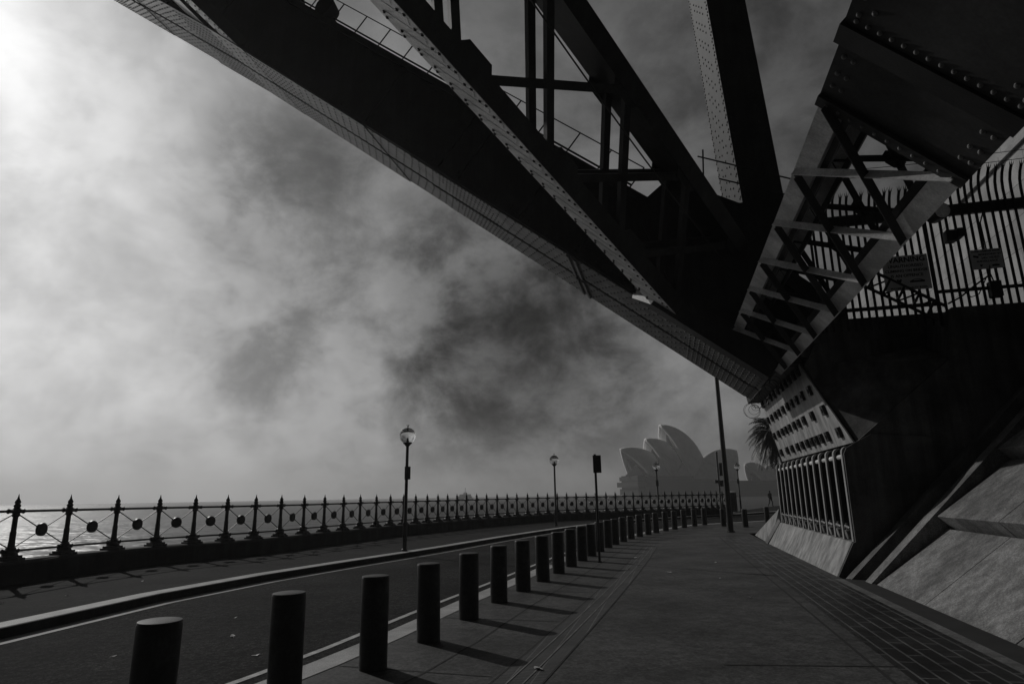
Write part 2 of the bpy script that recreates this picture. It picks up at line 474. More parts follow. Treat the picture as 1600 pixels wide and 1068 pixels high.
for i, (x, y) in enumerate(allb):
    o = b0 if i == 0 else copy_tree(b0)
    o.location = (x, y, gz(y)); o.rotation_euler = (random.uniform(-.009, .009), random.uniform(-.009, .009), random.uniform(0, 6))
    if i == 0: lb = 'nearest black bollard, cut by the bottom edge, its worn grey top widest in view'
    elif i == 1: lb = 'second nearest black bollard, its foot cut off by the bottom edge'
    elif i == 2: lb = 'third bollard from the front, the nearest one seen whole with its shadow'
    elif i == len(BOLL) - 1: lb = 'farthest bollard of the kerb row, left of the two slim poles'
    elif i < len(BOLL): lb = f'black cylindrical bollard, {ORD[i]} from the front along the kerb row'
    else: lb = ['bollard standing half hidden behind the tall dark pole', 'lone bollard between the tall dark pole and the concrete skirt', 'bollard farthest right, half hidden by the pale sloping concrete skirt'][i - len(BOLL)]
    o['label'] = lb

# ------------------------------------------------------------------ iron railing on its plinth
rail = thing('iron_railing', 'black cast iron railing with spiked posts and crossed rods on a low stone plinth', 'railing', (FENCE[0][0], FENCE[0][1], gz(FENCE[0][1])))
PH = .5
pl = MB()
for i in range(len(PLINTH) - 1):
    a, b_ = PLINTH[i], PLINTH[i + 1]
    def nrm(k):
        p, q = PLINTH[max(k - 1, 0)], PLINTH[min(k + 1, len(PLINTH) - 1)]
        t = V((q[0] - p[0], q[1] - p[1], 0)).normalized(); return V((t.y, -t.x, 0))
    na, nb = nrm(i), nrm(i + 1)
    def prof(p, n):
        P = V((p[0], p[1], gz(p[1])))
        return [P + n * .38 + V((0, 0, -.02)), P + n * .36 + V((0, 0, PH - .07)), P + n * .28 + V((0, 0, PH - .01)), P + n * .12 + V((0, 0, PH)), P - n * .22 + V((0, 0, PH)), P - n * .27 + V((0, 0, -.3))]
    A, B = prof(a, na), prof(b_, nb)
    pl.add(A + B, [(k, (k + 1) % 6, 6 + (k + 1) % 6, 6 + k) for k in range(6)])
pl.build('plinth', 'plinth', rail, True)
RT, RB = PH + 1.08, PH + .2          # rail heights
prof_post = [(.15, 0), (.15, .05), (.12, .065), (.115, .13), (.08, .16), (.066, .2), (.082, .215), (.082, .27), (.058, .29), (.05, .46), (.05, .62), (.043, .63), (.042, .95), (.058, .965), (.064, 1.0), (.058, 1.03), (.085, 1.055), (.09, 1.08), (.085, 1.105), (.06, 1.135), (.045, 1.165), (.058, 1.19), (.055, 1.215), (.036, 1.245), (.05, 1.27), (.046, 1.3), (.026, 1.36), (.004, 1.47)]
prof_post = [(r_ * (1.3 if r_ > .03 else 1), z_) for r_, z_ in prof_post]
pm = MB().lathe(prof_post, n=12)
pm.box((-.25, -.17, -.03), (.25, .17, .05)); pm.box((-.2, -.14, .05), (.2, .14, .1)); pm.lathe([(.1, .1), (.17, .105), (.15, .15), (.09, .19)], n=12)
base_me = None
posts = []
for i, (x, y) in enumerate(FENCE_SPAN):
    z = gz(y) + PH
    a, b_ = FENCE_SPAN[max(i - 1, 0)], FENCE_SPAN[min(i + 1, len(FENCE_SPAN) - 1)]
    ang = math.atan2(b_[1] - a[1], b_[0] - a[0])
    if base_me is None:
        o = MB(); o.v, o.f = list(pm.v), list(pm.f)
        o = o.build('post', 'iron', None, True); base_me = o.data; o.parent = rail
    else:
        o = bpy.data.objects.new('post', base_me); COL.objects.link(o); o.parent = rail
    o.location = V((x, y, z)) - V(rail['_o']); o.rotation_euler.z = ang
    posts.append(V((x, y, z)))
dm = None
for i in range(len(posts) - 1):
    p, q = posts[i], posts[i + 1]
    if q.length < 0: continue
    t = (q - p).normalized(); up = V((0, 0, 1))
    L = (q - p).length
    if L > 2.2: continue
    for h, r, nm in ((1.08, .03, 'top_rail'), (.2, .027, 'bottom_rail')):
        mb = MB().tube([p + up * h, q + up * h], r, 8)
        for s_, k in ((p, 1), (q, -1)):
            mb.tube([s_ + up * h + t * k * .05, s_ + up * h + t * k * .11, s_ + up * h + t * k * .17, s_ + up * h + t * k * .2, s_ + up * h + t * k * .23], [.06, .045, .045, .06, .035], 8)
        mb.build(nm, 'iron', rail, True)
    mb = MB()
    c0 = (p + q) / 2 + up * .64
    for s, h in ((p + t * .05, 1.02), (p + t * .05, .26), (q - t * .05, 1.02), (q - t * .05, .26)):
        mb.tube([s + up * h, c0], .013, 6, False)
    rd = mb.build('crossed_rods', 'iron', rail)
    n = t.cross(up)
    mb = MB().tube([c0 - n * .05, c0 - n * .035, c0 - n * .03, c0 + n * .03, c0 + n * .035, c0 + n * .05], [.12, .135, .155, .155, .135, .12], 20)
    mb.build('disc', 'iron', rail, True)

# ------------------------------------------------------------------ lamps, signs, poles
def globe_lamp(x, y, h, label, sign_side, lean=(0, 0), box=True, globe_r=.285):
    z = gz(y)
    t = thing('street_lamp', label, 'street lamp', (x, y, z), 'globe street lamps')
    top = V((x + lean[0], y + lean[1], z + h))
    f = lambda k: V((x, y, z)).lerp(top, k)
    gb = top + V((0, 0, globe_r * .95))
    MB().tube([f(0), f(.02), f(.025), f(.24), f(.25), f(.26), f(.27), f(.985)], [.1, .1, .075, .072, .085, .085, .06, .05], 12).build('pole', 'pole', t, True)
    MB().lathe([(.05, -.1), (.09, -.06), (.12, -.02), (.155, .0), (.16, .035), (.14, .05)], top, 16).build('collar', 'pole', t, True)
    MB().ball(gb, globe_r, globe_r, globe_r, 24, 16).build('globe', 'globe', t, True)
    hd = MB().lathe([(.04, .0), (.045, .11), (.03, .13), (.03, .2)], top, 10)
    hd.lathe([(.01, globe_r * 1.42), (.2, globe_r * 1.44), (.215, globe_r * 1.5), (.03, globe_r * 1.6), (.012, globe_r * 2.0)], top, 18)
    hd.build('lamp_fitting', 'pole', t, True)
    sp = MB()
    for k in range(5):
        a = 2 * PI * k / 5
        sp.tube([top + V((0, 0, globe_r * 1.94)), top + V((.05 * math.cos(a), .05 * math.sin(a), globe_r * 2.35))], [.009, .004], 5)
    sp.build('bird_spikes', 'pole', t)
    if box:
        s = f(.72)
        MB().box(s + V((-.1 + sign_side * .03, -.03, -.22)), s + V((.1 + sign_side * .03, .03, .22))).build('sign_plate', 'pole', t, bevel=.008)
        MB().tube([s + V((0, -.02, .1)), s + V((0, .03, .1))], .07, 10).build('clamp', 'pole', t)
    return t
globe_lamp(-3.77, 22.75, 3.62, 'nearest globe lamp on a slim black pole, standing tallest behind the far kerb', 1, (.03, 0))
globe_lamp(2.42, 39.2, 3.55, 'globe lamp standing between the nearest lamp and the dark sign post', 1, box=False)
globe_lamp(10.95, 50.3, 3.5, 'globe lamp in front of the shell roofed building with a box half way up', 0)
globe_lamp(20.6, 60.3, 3.75, 'farthest globe lamp, right of the tall dark pole beside the cabinet', -1)

x, y = 2.22, 17.83; z = gz(y)
t = thing('parking_sign', 'slim dark post with a flat rectangular sign, among the bollards on the path', 'sign', (x, y, z))
MB().tube([(x, y, z), (x, y, z + .03), (x, y, z + .031), (x, y, z + 2.82)], [.06, .06, .033, .033], 12).build('pole', 'pole', t, True)
R_ = Matrix.Rotation(math.radians(78), 4, 'Z')
mb = MB().box((-.03, -.11, 2.32), (.012, .11, 2.79)); mb.v = [R_ @ p + V((x + .05, y - .02, z)) for p in mb.v]
mb.build('sign_plate', 'pole', t, bevel=.004)
mb = MB().box((-.05, -.05, 2.4), (-.012, .05, 2.44)).box((-.05, -.05, 2.66), (-.012, .05, 2.7)); mb.v = [R_ @ p + V((x + .05, y - .02, z)) for p in mb.v]
mb.build('bracket', 'pole', t)

x, y = 9.83, 30.44; z = gz(y)
t = thing('tall_pole', 'tall dark tapered pole rising from the path and passing behind the bridge chord', 'pole', (x, y, z))
MB().tube([(x, y, z), (x, y, z + .025), (x, y, z + .03), (x, y, z + 1.1), (x, y, z + 9.6)], [.19, .19, .135, .13, .075], 16).build('mast', 'pole', t, True)
mb = MB()
for k in range(4):
    a = PI / 4 + k * PI / 2
    mb.lathe([(.022, .02), (.022, .07), (.004, .075)], (x + .175 * math.cos(a), y + .175 * math.sin(a), z), 6)
mb.build('anchor_bolts', 'pole_pale', t)
MB().tube([(x, y, z + 9.5), (x - .5, y, z + 9.8), (x - 1.6, y, z + 9.9)], [.05, .045, .04], 8).build('outreach_arm', 'pole', t, True)
MB().ball((x - 1.9, y, z + 9.9), .4, .14, .09).build('lantern', 'pole_pale', t, True)

x, y = 15.9, 51.0; z = gz(y)
t = thing('signal_pole', 'pale slim pole with dark signal boxes just left of the tall dark pole', 'signal pole', (x, y, z))
MB().tube([(x, y, z), (x, y, z + 4.75)], .075, 10).build('pole', 'pole_pale', t, True)
MB().tube([(x, y, z + 4.75), (x, y, z + 4.85)], [.11, .05], 10).build('pole_cap', 'pole', t, True)
MB().box((x + .1, y - .14, z + 3.0), (x + .36, y + .14, z + 4.0)).build('signal_head', 'pole', t, bevel=.02)
MB().box((x + .08, y - .14, z + 2.2), (x + .42, y + .14, z + 2.65)).build('signal_head', 'pole', t, bevel=.02)
MB().box((x - .32, y - .1, z + 2.45), (x - .08, y + .1, z + 2.68)).build('push_box', 'pole', t, bevel=.02)

x, y = 20.0, 60.8; z = gz(y)
t = thing('service_cabinet', 'rounded dark cabinet with a pale top beyond the end of the railing', 'cabinet', (x, y, z))
MB().lathe([(.42, 0), (.42, .06), (.4, .1), (.4, 1.62), (.42, 1.66)], (x, y, z), 18).build('body', 'granite_dark', t, True)
MB().lathe([(.47, 1.66), (.47, 1.74), (.3, 1.8), (.01, 1.82)], (x, y, z), 18).build('lid', 'gutter', t, True)
mb = MB()
for k in range(8):
    a = 2 * PI * k / 8 + .2
    mb.box((x + .405 * math.cos(a) - .03, y + .405 * math.sin(a) - .03, z + .12), (x + .405 * math.cos(a) + .03, y + .405 * math.sin(a) + .03, z + 1.6))
mb.build('slats', 'pole', t)

# ------------------------------------------------------------------ person walking on the quay
def person(x, y, z, h, label, yaw):
    """one continuous skinned figure in mid stride"""
    s = h / 1.75
    J = {'pel': (0, 0, .95), 'waist': (0, .01, 1.08), 'chest': (0, .02, 1.32), 'neck': (0, .01, 1.5), 'chin': (0, -.02, 1.57), 'head': (0, -.02, 1.66), 'crown': (0, -.005, 1.73),
         'shl': (.19, .01, 1.41), 'ell': (.27, .1, 1.14), 'wrl': (.26, .03, .9), 'hal': (.25, -.01, .81),
         'shr': (-.19, .01, 1.41), 'elr': (-.27, .03, 1.13), 'wrr': (-.25, -.15, .92), 'har': (-.24, -.2, .84),
         'hpl': (.1, 0, .9), 'knl': (.11, -.16, .5), 'anl': (.11, -.14, .09), 'tol': (.12, -.31, .03),
         'hpr': (-.1, 0, .9), 'knr': (-.11, .04, .49), 'anr': (-.11, .3, .13), 'tor': (-.12, .2, .03)}
    Rr = {'pel': .15, 'waist': .135, 'chest': .16, 'neck': .06, 'chin': .075, 'head': .1, 'crown': .07, 'shl': .075, 'ell': .048, 'wrl': .034, 'hal': .035, 'shr': .075, 'elr': .048, 'wrr': .034, 'har': .035,
          'hpl': .1, 'knl': .065, 'anl': .045, 'tol': .035, 'hpr': .1, 'knr': .065, 'anr': .045, 'tor': .035}
    E = [('pel', 'waist'), ('waist', 'chest'), ('chest', 'neck'), ('neck', 'chin'), ('chin', 'head'), ('head', 'crown')]
    for k in 'lr':
        E += [('chest', 'sh' + k), ('sh' + k, 'el' + k), ('el' + k, 'wr' + k), ('wr' + k, 'ha' + k), ('pel', 'hp' + k), ('hp' + k, 'kn' + k), ('kn' + k, 'an' + k), ('an' + k, 'to' + k)]
    names = list(J)
    me = bpy.data.meshes.new('person')
    me.from_pydata([V(J[n]) * s for n in names], [(names.index(a), names.index(b_)) for a, b_ in E], [])
    o = bpy.data.objects.new('person', me); COL.objects.link(o)
    md = o.modifiers.new('skin', 'SKIN')
    for i, n in enumerate(names):
        me.skin_vertices[0].data[i].radius = (Rr[n] * s * (1.15 if n in ('chest', 'pel', 'waist') else 1), Rr[n] * s * (.8 if n in ('chest', 'pel', 'waist') else 1))
    me.skin_vertices[0].data[0].use_root = True
    o.modifiers.new('sub', 'SUBSURF').render_levels = 2
    me.materials.append(M['cloth'])
    o.location = (x, y, z); o.rotation_euler.z = yaw
    tag(o, label, 'person')
    o['_o'] = (0, 0, 0)
    MB().ball(V((0, -.055, 1.635)) * s, .062 * s, .06 * s, .085 * s).build('face', 'skin', o, True)
    MB().ball(V((0, .015, 1.69)) * s, .1 * s, .105 * s, .085 * s).build('hair', 'cloth', o, True)
    hm = MB()
    for nme, sg in (('hal', 1), ('har', -1)):
        c = V(J[nme]) * s
        hm.ball(c, .034 * s, .045 * s, .05 * s, 8, 6)
        for k in range(4):
            b0_ = c + V((0, (-.03 + .02 * k) * s, -.035 * s)); hm.tube([b0_, b0_ + V((-.008 * sg, -.004, -.04)) * s, b0_ + V((-.022 * sg, -.008, -.07 + .008 * abs(k - 1.5))) * s], [.009 * s, .008 * s, .006 * s], 6)
        hm.tube([c + V((-.01 * sg, -.035, 0)) * s, c + V((-.02 * sg, -.06, -.03)) * s], [.011 * s, .008 * s], 6)
    hm.build('hands', 'skin', o, True)
    return o
person(29.9, 77.2, gz(72) + .0, 1.8, 'person in dark clothes walking along the quay edge near the palm', .35)

# ------------------------------------------------------------------ palm
def palm(x, y, h, label):
    z = gz(y)
    t = thing('palm_tree', label, 'palm', (x, y, z))
    pts = [V((x + .12 * math.sin(k * .5), y, z + h * k / 9)) for k in range(10)]
    MB().tube(pts, [.42, .34, .3, .29, .28, .28, .29, .31, .36, .3], 12).build('trunk', 'bark', t, True)
    top = pts[-1]
    mb = MB(); rnd = random.Random(3)
    for k in range(210):
        az = rnd.uniform(0, 2 * PI); el = rnd.uniform(-.5, 1.4); L = rnd.uniform(2.6, 3.7)
        d = V((math.cos(az) * math.cos(el), math.sin(az) * math.cos(el), math.sin(el)))
        p = top.copy(); prev = None; seg = 11
        for i in range(seg):
            d = (d + V((0, 0, -.11 - .016 * i))).normalized()
            q = p + d * (L / seg)
            side = d.cross(V((0, 0, 1)))
            if side.length < .05: side = V((1, 0, 0))
            side.normalize()
            w = .012
            mb.add([p - side * w, p + side * w, q + side * w, q - side * w], [(0, 1, 2, 3)])
            if i > 1:
                fl = .5 * math.sin(PI * (i + 1) / (seg + 2)) + .1
                for sgn in (-1, 1):
                    for u in (0, .33, .66):
                        a = p.lerp(q, u)
                        tip = a + (side * sgn * .75 + d * .6 + V((0, 0, -.55 + rnd.uniform(-.2, .1)))).normalized() * fl
                        mb.add([a - d * .03, a + d * .05, tip], [(0, 1, 2)])
            p = q
    mb.build('crown', 'leaf', t)
    return t
palm(23.6, 57.0, 6.3, 'date palm with drooping fronds half hidden behind the bolted bridge plate')

# ------------------------------------------------------------------ litter
LIT = [(3.45, 15.2), (3.35, 18.9), (2.65, 15.9), (3.9, 11.4), (5.1, 17.2), (2.1, 22.6), (2.7, 24.2), (-5.0, 8.6), (-4.0, 9.7), (-3.2, 8.5), (-4.6, 11.2), (-8.6, 13.0), (-9.2, 12.1), (-8.4, 15.2), (.2, 7.0), (4.2, 14.0)]
lf = None
for i, (x, y) in enumerate(LIT):
    road_ = x < -1.8 and x > -7.3
    zz = gz(y) + (-.148 if road_ else .006)
    if lf is None:
        mb = MB(); r = random.Random(5)
        ring = [V((.055 * math.cos(a) * r.uniform(.6, 1.1), .032 * math.sin(a) * r.uniform(.7, 1.1), .004 + .012 * abs(math.cos(a)))) for a in [2 * PI * k / 9 for k in range(9)]]
        mb.add(ring + [V((0, 0, .002))], [(k, (k + 1) % 9, 9) for k in range(9)])
        mb.tube([V((.05, 0, .012)), V((.085, .008, .006))], .003, 5)
        lf = mb.build('fallen_leaf', 'litter'); o = lf
        tag(lf, 'small pale curled leaf fallen on the paving or road', 'leaf', 'fallen leaves on the paving')
    else:
        o = lf.copy(); COL.objects.link(o)
    o.location = (x, y, zz); o.rotation_euler = (random.uniform(-.15, .15), random.uniform(-.15, .15), random.uniform(0, 6))
    s = random.uniform(.55, 1.25); o.scale = (s, s, s)

exec_part = None
# ------------------------------------------------------------------ the bridge
SL1 = .785
def chord_z(e):                               # underside of the bottom chord
    if e >= -15.1: return 4.5 + SL1 * (2.5 - e)
    return 4.5 + SL1 * 17.6 + .73 * (-15.1 - e)
bridge = thing('arch_bridge', 'riveted steel arch bridge with dark chord, lattice braces and end post over the street', 'bridge', (2.5, 19, 4.5), frame='ec')
nl = V((SL1, 0, 1)).normalized()              # up, square to the bottom chord plane
dl = V((-1, 0, SL1)).normalized()             # up along the chord
def lat(e, c, n=0.0):                         # point above the plane of the chord undersides
    return V((e, c, chord_z(e))) + nl * n

def chord_panel(e0, e1, nm):
    slope = (chord_z(e1) - chord_z(e0)) / (e0 - e1)
    d = V((-1, 0, slope)).normalized(); n = V((slope, 0, 1)).normalized()
    mb = MB()
    def slab(c0, c1, n0, n1, ea=e0, eb=e1):
        a, b_ = V((ea, 0, chord_z(ea))), V((eb, 0, chord_z(eb)))
        q = lambda p: [p + n * n0 + V((0, c0, 0)), p + n * n0 + V((0, c1, 0)), p + n * n1 + V((0, c1, 0)), p + n * n1 + V((0, c0, 0))]
        mb.hexa(q(a), q(b_))
    slab(17.0, 18.78, 0, 2.55); slab(18.98, 20.8, 0, 2.55)
    slab(18.7, 19.1, .22, 2.5)
    slab(16.9, 17.0, 2.3, 2.42); slab(16.9, 17.0, .02, .12)
    return mb, d, n, slab
rnd = random.Random(11)
for (ea, eb, nm) in ((2.62, -15.1, 'bottom_chord'), (-15.1, -33, 'bottom_chord')):
    mb, d, n, slab = chord_panel(ea, eb, nm)
    L = V((ea - eb, 0, chord_z(eb) - chord_z(ea))).length
    if ea > 0:
        covers = [(0.2, 7.2, .03, 0), (3.2, 12.5, .028, .0), (14.5, 20.5, .03, .12), (20.5, L, .034, .22)]
    else:
        covers = [(0, 3.4, .034, .22), (6.5, 11.0, .03, 0), (12, 16, .03, .1)]
    A = V((ea, 0, chord_z(ea)))
    cov = [(17.005, 18.77, -.012, -.0005, ea - .01, eb), (18.985, 20.795, -.012, -.0005, ea - .01, eb)]
    tt = lambda s: ea - s * (ea - eb) / L
    for k, (s0, s1, th, wd) in enumerate(covers):
        for c0, c1 in ((17.0 - wd, 18.78), (18.98, 20.8 + wd * .5)):
            cov.append((c0 + .02 * (wd == 0), c1 - .02 * (wd == 0), -th - .003 * k, -.0125 - .001 * k, tt(s0), tt(s1)))
    chord = mb.build(nm, 'steel', bridge)
    mb.v, mb.f = [], []
    for a_ in cov: slab(*a_)
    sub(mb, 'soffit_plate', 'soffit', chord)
    # rivets: closer rows in the cover plates
    rv = MB(); s = .12; row = 0
    while s < min(L, 19 if ea < 0 else 99) - .05:
        inside = [c for c in covers if c[0] <= s <= c[1]]
        th = max([c[2] + .003 * covers.index(c) for c in inside], default=0)
        step = .15 if inside and inside[0][0] < 8 and ea > 0 else .18
        for hb in (17.0, 18.98):
            nr = 6
            for k in range(nr):
                if (k + row) % 2 and (int(s / 2.3) % 4): continue
                c = hb + .1 + k * (1.58 / (nr - 1)) + (.0 if hb < 18 else .02)
                p = A + d * s + V((0, c, 0)) - n * max(th, .012)
                rv.dome(p, -n, .036, .02, 6)
        s += step; row += 1
    sub(rv, 'rivet_field', 'steel', chord)
    # seams and stiffeners on the near web
    st = MB()
    for s0 in ([6.1, 8.2, 10.6, 11.4, 14.6] if ea > 0 else [2.0, 5, 9]):
        p = A + d * s0 + V((0, 16.97, 0)); st.beam(p + n * .1, p + n * 2.3, .12, .05, d)
    s = .2
    while s < L - .1 and s < 24:
        for nn in (.2, .34, 2.2, 2.34):
            st.dome(A + d * s + V((0, 17.0, 0)) + n * nn, V((0, -1, 0)), .03, .025, 6)
        s += .24
    sub(st, 'web_rivets', 'steel', chord)
    # joint bars across the underside
    if ea > 0:
        jb = MB()
        for s0 in (6.05, 6.3):
            p = A + d * s0 - n * .055
            jb.beam(p + V((0, 17.05, 0)), p + V((0, 18.7, 0)), .09, .07, n); jb.beam(p + V((0, 19.05, 0)), p + V((0, 20.75, 0)), .09, .07, n)
        sub(jb, 'joint_bars', 'soffit', chord)
        # thick shoe plate on the near face by the bearing, its bevelled end coloured pale as if sunlit
        p = lambda e, nn, c: V((e, c, chord_z(e))) + nl * nn
        sh = MB().hexa([p(-.05, -.12, 16.35), p(2.6, -.12, 16.35), p(2.6, .62, 16.35), p(-.05, .38, 16.35)],
                       [p(-.55, -.1, 17.0), p(2.6, -.1, 17.0), p(2.6, .62, 17.0), p(-.7, .38, 17.0)])
        sub(sh, 'shoe_plate', 'steel', chord)
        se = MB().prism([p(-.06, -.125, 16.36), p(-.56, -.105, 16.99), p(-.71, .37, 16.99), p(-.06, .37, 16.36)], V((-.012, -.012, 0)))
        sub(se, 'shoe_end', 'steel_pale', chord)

# handrail along the top of the chord
hr = MB(); rp = []
for e in [-.6 - .9 * k for k in range(26)]:
    zt = chord_z(e) + 2.55 * 1.271
    base = V((e, 17.35, zt - .02)); top = base + nl * .85
    hr.tube([base, top], .022, 6); rp.append((base, top))
hr.tube([t_ for _, t_ in rp], .018, 6); hr.tube([b_ + nl * .22 for b_, _ in rp], .03, 6)
hr.build('handrail', 'iron', bridge)

# end post
ep = MB()
zb, zt = 5.6, 34.0
el = lambda z: 2.43 - .06 * (z - 9.6)
def q4(z): return [(el(z), 17.0, z), (el(z) + 1.05, 17.0, z), (el(z) + 1.05, 20.5, z), (el(z), 20.5, z)]
ep.hexa(q4(zb), q4(zt))
epo = ep.build('end_post', 'steel', bridge)
pv = MB()
dz = V((-.06, 0, 1)).normalized(); nn = V((-1, 0, -.06)).normalized()
z = 9.0; k = 0
while z < 22:
    for c in (17.1, 17.24, 18.0, 18.5, 19.0, 19.5, 20.25, 20.4):
        if c in (18.0, 18.5, 19.0, 19.5) and (k + int(c * 2)) % 3 == 0: continue
        pv.dome((el(z), c, z), nn, .035, .035, 6)
    z += .23; k += 1
z = 8
while z < 24:
    for ee in (.1, .25, .8, .95): pv.dome((el(z) + ee, 17.0, z), (0, -1, 0), .03, .025, 6)
    z += .24
sub(pv, 'rivet_field', 'steel', epo)
eps = MB().tube([(1.5, 17, 10.0), (1.55, 16.9, 10.9)], .025, 6).tube([(1.4, 16.95, 10.75), (4.6, 16.85, 9.3)], .02, 6)
sub(eps, 'guard_wire', 'iron', epo)
sub(MB().tube([(1.9, 16.95, 10.0), (4.4, 16.85, 8.9)], .02, 6), 'guard_wire', 'iron', epo)

# gusset plates round the bearing
def at_c(pts, c): return [V((e, c, z)) for e, z in pts]
gus = MB().prism(at_c([(-.4, 9.4), (.6, 10.2), (2.35, 9.2), (3.46, 9.2), (3.4, 8.4), (2.9, 6.6), (2.7, 4.7), (.8, 5.95)], 16.9), (0, .09, 0))
gus.prism(at_c([(-.4, 9.4), (2.35, 9.2), (3.46, 9.2), (3.4, 8.4), (3.2, 6.0), (2.7, 4.7), (.8, 5.95)], 20.81), (0, .09, 0))
gus.box((2.5, 17.05, 4.75), (3.4, 20.75, 8.9))
gus.build('gusset_plate', 'steel', bridge)
# hinge bearing between the chord end and the plate on the abutment
hg = MB().hexa([(2.63, 17.05, 5.0), (3.5, 17.05, 4.8), (4.6, 17.05, 6.2), (3.5, 17.05, 7.2)], [(2.63, 21.2, 5.0), (3.5, 21.2, 4.8), (4.6, 21.2, 6.2), (3.5, 21.2, 7.2)])
hg.tube([(3.1, 16.8, 5.3), (3.1, 21.5, 5.3)], .4, 18)
hg.hexa([(2.95, 17.2, 4.72), (4.7, 17.2, 4.72), (4.7, 24.3, 4.72), (2.95, 24.3, 4.72)], [(2.75, 17.2, 5.9), (4.7, 17.2, 6.2), (4.7, 24.3, 6.2), (2.75, 24.3, 5.9)])  # block added along the plate to throw shade over its top
hg.build('hinge_bearing', 'steel', bridge, True)

# lateral brace: two flange boxes joined by double lacing, square to the chord plane
def lateral(e17, c_a, c_b, D=2.4, th=.4, wd=.9, lacing=True, ux=.51, upper=True, rail_n=0):
    lo_c, hi_c = c_b, c_a
    ax = lambda c: e17 + ux * (c - 17)
    a, b_ = lat(ax(hi_c), hi_c), lat(ax(lo_c), lo_c)
    u = (b_ - a).normalized(); s = u.cross(nl).normalized()
    mb = MB(); mb.beam(a + nl * th / 2, b_ + nl * th / 2, wd, th, nl)
    root = mb.build('lateral_brace', 'steel', bridge)
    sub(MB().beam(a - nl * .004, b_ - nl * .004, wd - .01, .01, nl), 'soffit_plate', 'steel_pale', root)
    L = (b_ - a).length
    rv = MB(); q = .3
    while q < L - .1:
        for k in (-1, 1):
            for j in (0, .13):
                rv.dome(a + u * (q + j * .9) + s * k * (wd / 2 - .08 - j * .7), -nl, .036, .045, 8)
        q += .42
    sub(rv, 'rivet_rows', 'steel', root)
    # lower flange cover with diagonal tie bars
    tb = MB(); q = .15; w2 = wd / 2 - .16
    while q < L - .6:
        tb.beam(a + u * q - s * w2 - nl * .006, a + u * (q + .62) + s * w2 - nl * .006, .2, .014, nl); q += .42
    sub(tb, 'tie_bars', 'steel_pale', root)
    if upper:
        uf = MB().beam(a + nl * (D + th / 2), b_ + nl * (D + th / 2), wd, th, nl)
        uf.beam(a + nl * (D + th + .0) + s * -.2, b_ + nl * (D + th) + s * -.2, .3, .05, nl)
        sub(uf, 'upper_flange', 'steel', root)
    if lacing:
        lower = lambda q_, k: a + u * q_ + nl * (th - .08) + s * k
        upp = lambda q_, k: a + u * q_ + nl * (D + .08) + s * k
        for m_ in range(-1, int(L / 2.8)):
            v0, h0 = 4.2 + 2.8 * m_, 6.2 + 2.8 * m_
            for k in (-.32, .32):
                sub(MB().beam(lower(v0, k), upp(v0 + 2.17, k), .17, .13, s), 'lacing_bar', 'steel', root)
                sub(MB().beam(lower(h0, k), upp(h0 - 2.6, k), .17, .13, s), 'lacing_bar', 'steel', root)
                for P, sg in ((lower(h0 + .4, k * 1.32), 1), (upp(h0 - 2.58, k * 1.32), -1)):
                    sub(MB().prism([P - u * .6 - nl * .1 * sg, P + u * .6 - nl * .1 * sg, P + u * .3 + nl * .24 * sg, P - u * .3 + nl * .24 * sg], s * .025), 'gusset_plate', 'steel', root)
        cb = MB().tube([a + nl * 1.9 + u * k + s * -.5 + nl * (-.1 * math.sin(k * .3)) for k in range(int(L))], .018, 5)
        sub(cb, 'cable', 'iron', root)
    return root
lateral(.38, 17.6, -8.0)
lateral(-14.1, 17.2, -2.0, lacing=False, upper=False, ux=.12)
lateral(-17.5, 17.2, 3.0, lacing=False, upper=False, wd=.8)
# cross strut at the first panel point, towards the other arch
cs = MB().beam(lat(-15.6, 17.0, .6), lat(-15.6, -8, .6), 1.0, 1.2, nl)
cso = cs.build('panel_strut', 'steel', bridge)
vp = MB().beam(lat(-13.8, 17.8, 2.3), V((-15.3, 17.8, 34)), .9, .6, (0, 1, 0))
vp.build('panel_post', 'steel', bridge)
dg = MB().beam(lat(-15.6, 19.2, 2.3), V((-12.6, 19.2, 36)), 1.0, 1.2, (0, 1, 0))
dg.build('panel_diagonal', 'steel', bridge)

# end cross strut: laced box running over the street along the abutment
EL, ER = 1.85, 3.02
SLS = .95
ns = V((SLS, 0, 1)).normalized()
def zl(e): return 5.74 - SLS * (e - 1.8)
def strut_pt(e, c, n=0.0): return V((e, c, zl(e))) + ns * n
wdir = V((1, 0, -SLS)).normalized()           # across the strut, down to the right
W = (strut_pt(ER, 0) - strut_pt(EL, 0)).length
rt = MB()
def chan(sx, n0, n1):
    """one side of the strut: flange, web, flange as a channel"""
    A = lambda c, w, n: strut_pt(EL, c, n) + wdir * w
    w0, w1 = (0, .26) if sx < 0 else (W - .26, W)
    ww = (.0, .03) if sx < 0 else (W - .03, W)
    for a0, a1, m0, m1 in ((w0, w1, n0, n0 + .03), (w0, w1, n1 - .03, n1), (ww[0], ww[1], n0 + .03, n1 - .03)):
        rt.hexa([A(17.6, a0, m0), A(17.6, a1, m0), A(17.6, a1, m1), A(17.6, a0, m1)], [A(-14, a0, m0), A(-14, a1, m0), A(-14, a1, m1), A(-14, a0, m1)])
chan(-1, 0, 1.25); chan(1, 0, 1.25)
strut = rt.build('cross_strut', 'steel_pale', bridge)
inn = MB()
for w0, w1 in ((.28, .36), (W - .36, W - .28)):
    for n0 in (.05, 1.1):
        A = lambda c, w, n: strut_pt(EL, c, n) + wdir * w
        inn.hexa([A(17.5, w0, n0), A(17.5, w1, n0), A(17.5, w1, n0 + .1), A(17.5, w0, n0 + .1)], [A(-13, w0, n0), A(-13, w1, n0), A(-13, w1, n0 + .1), A(-13, w0, n0 + .1)])
sub(inn, 'angle_runners', 'steel', strut)
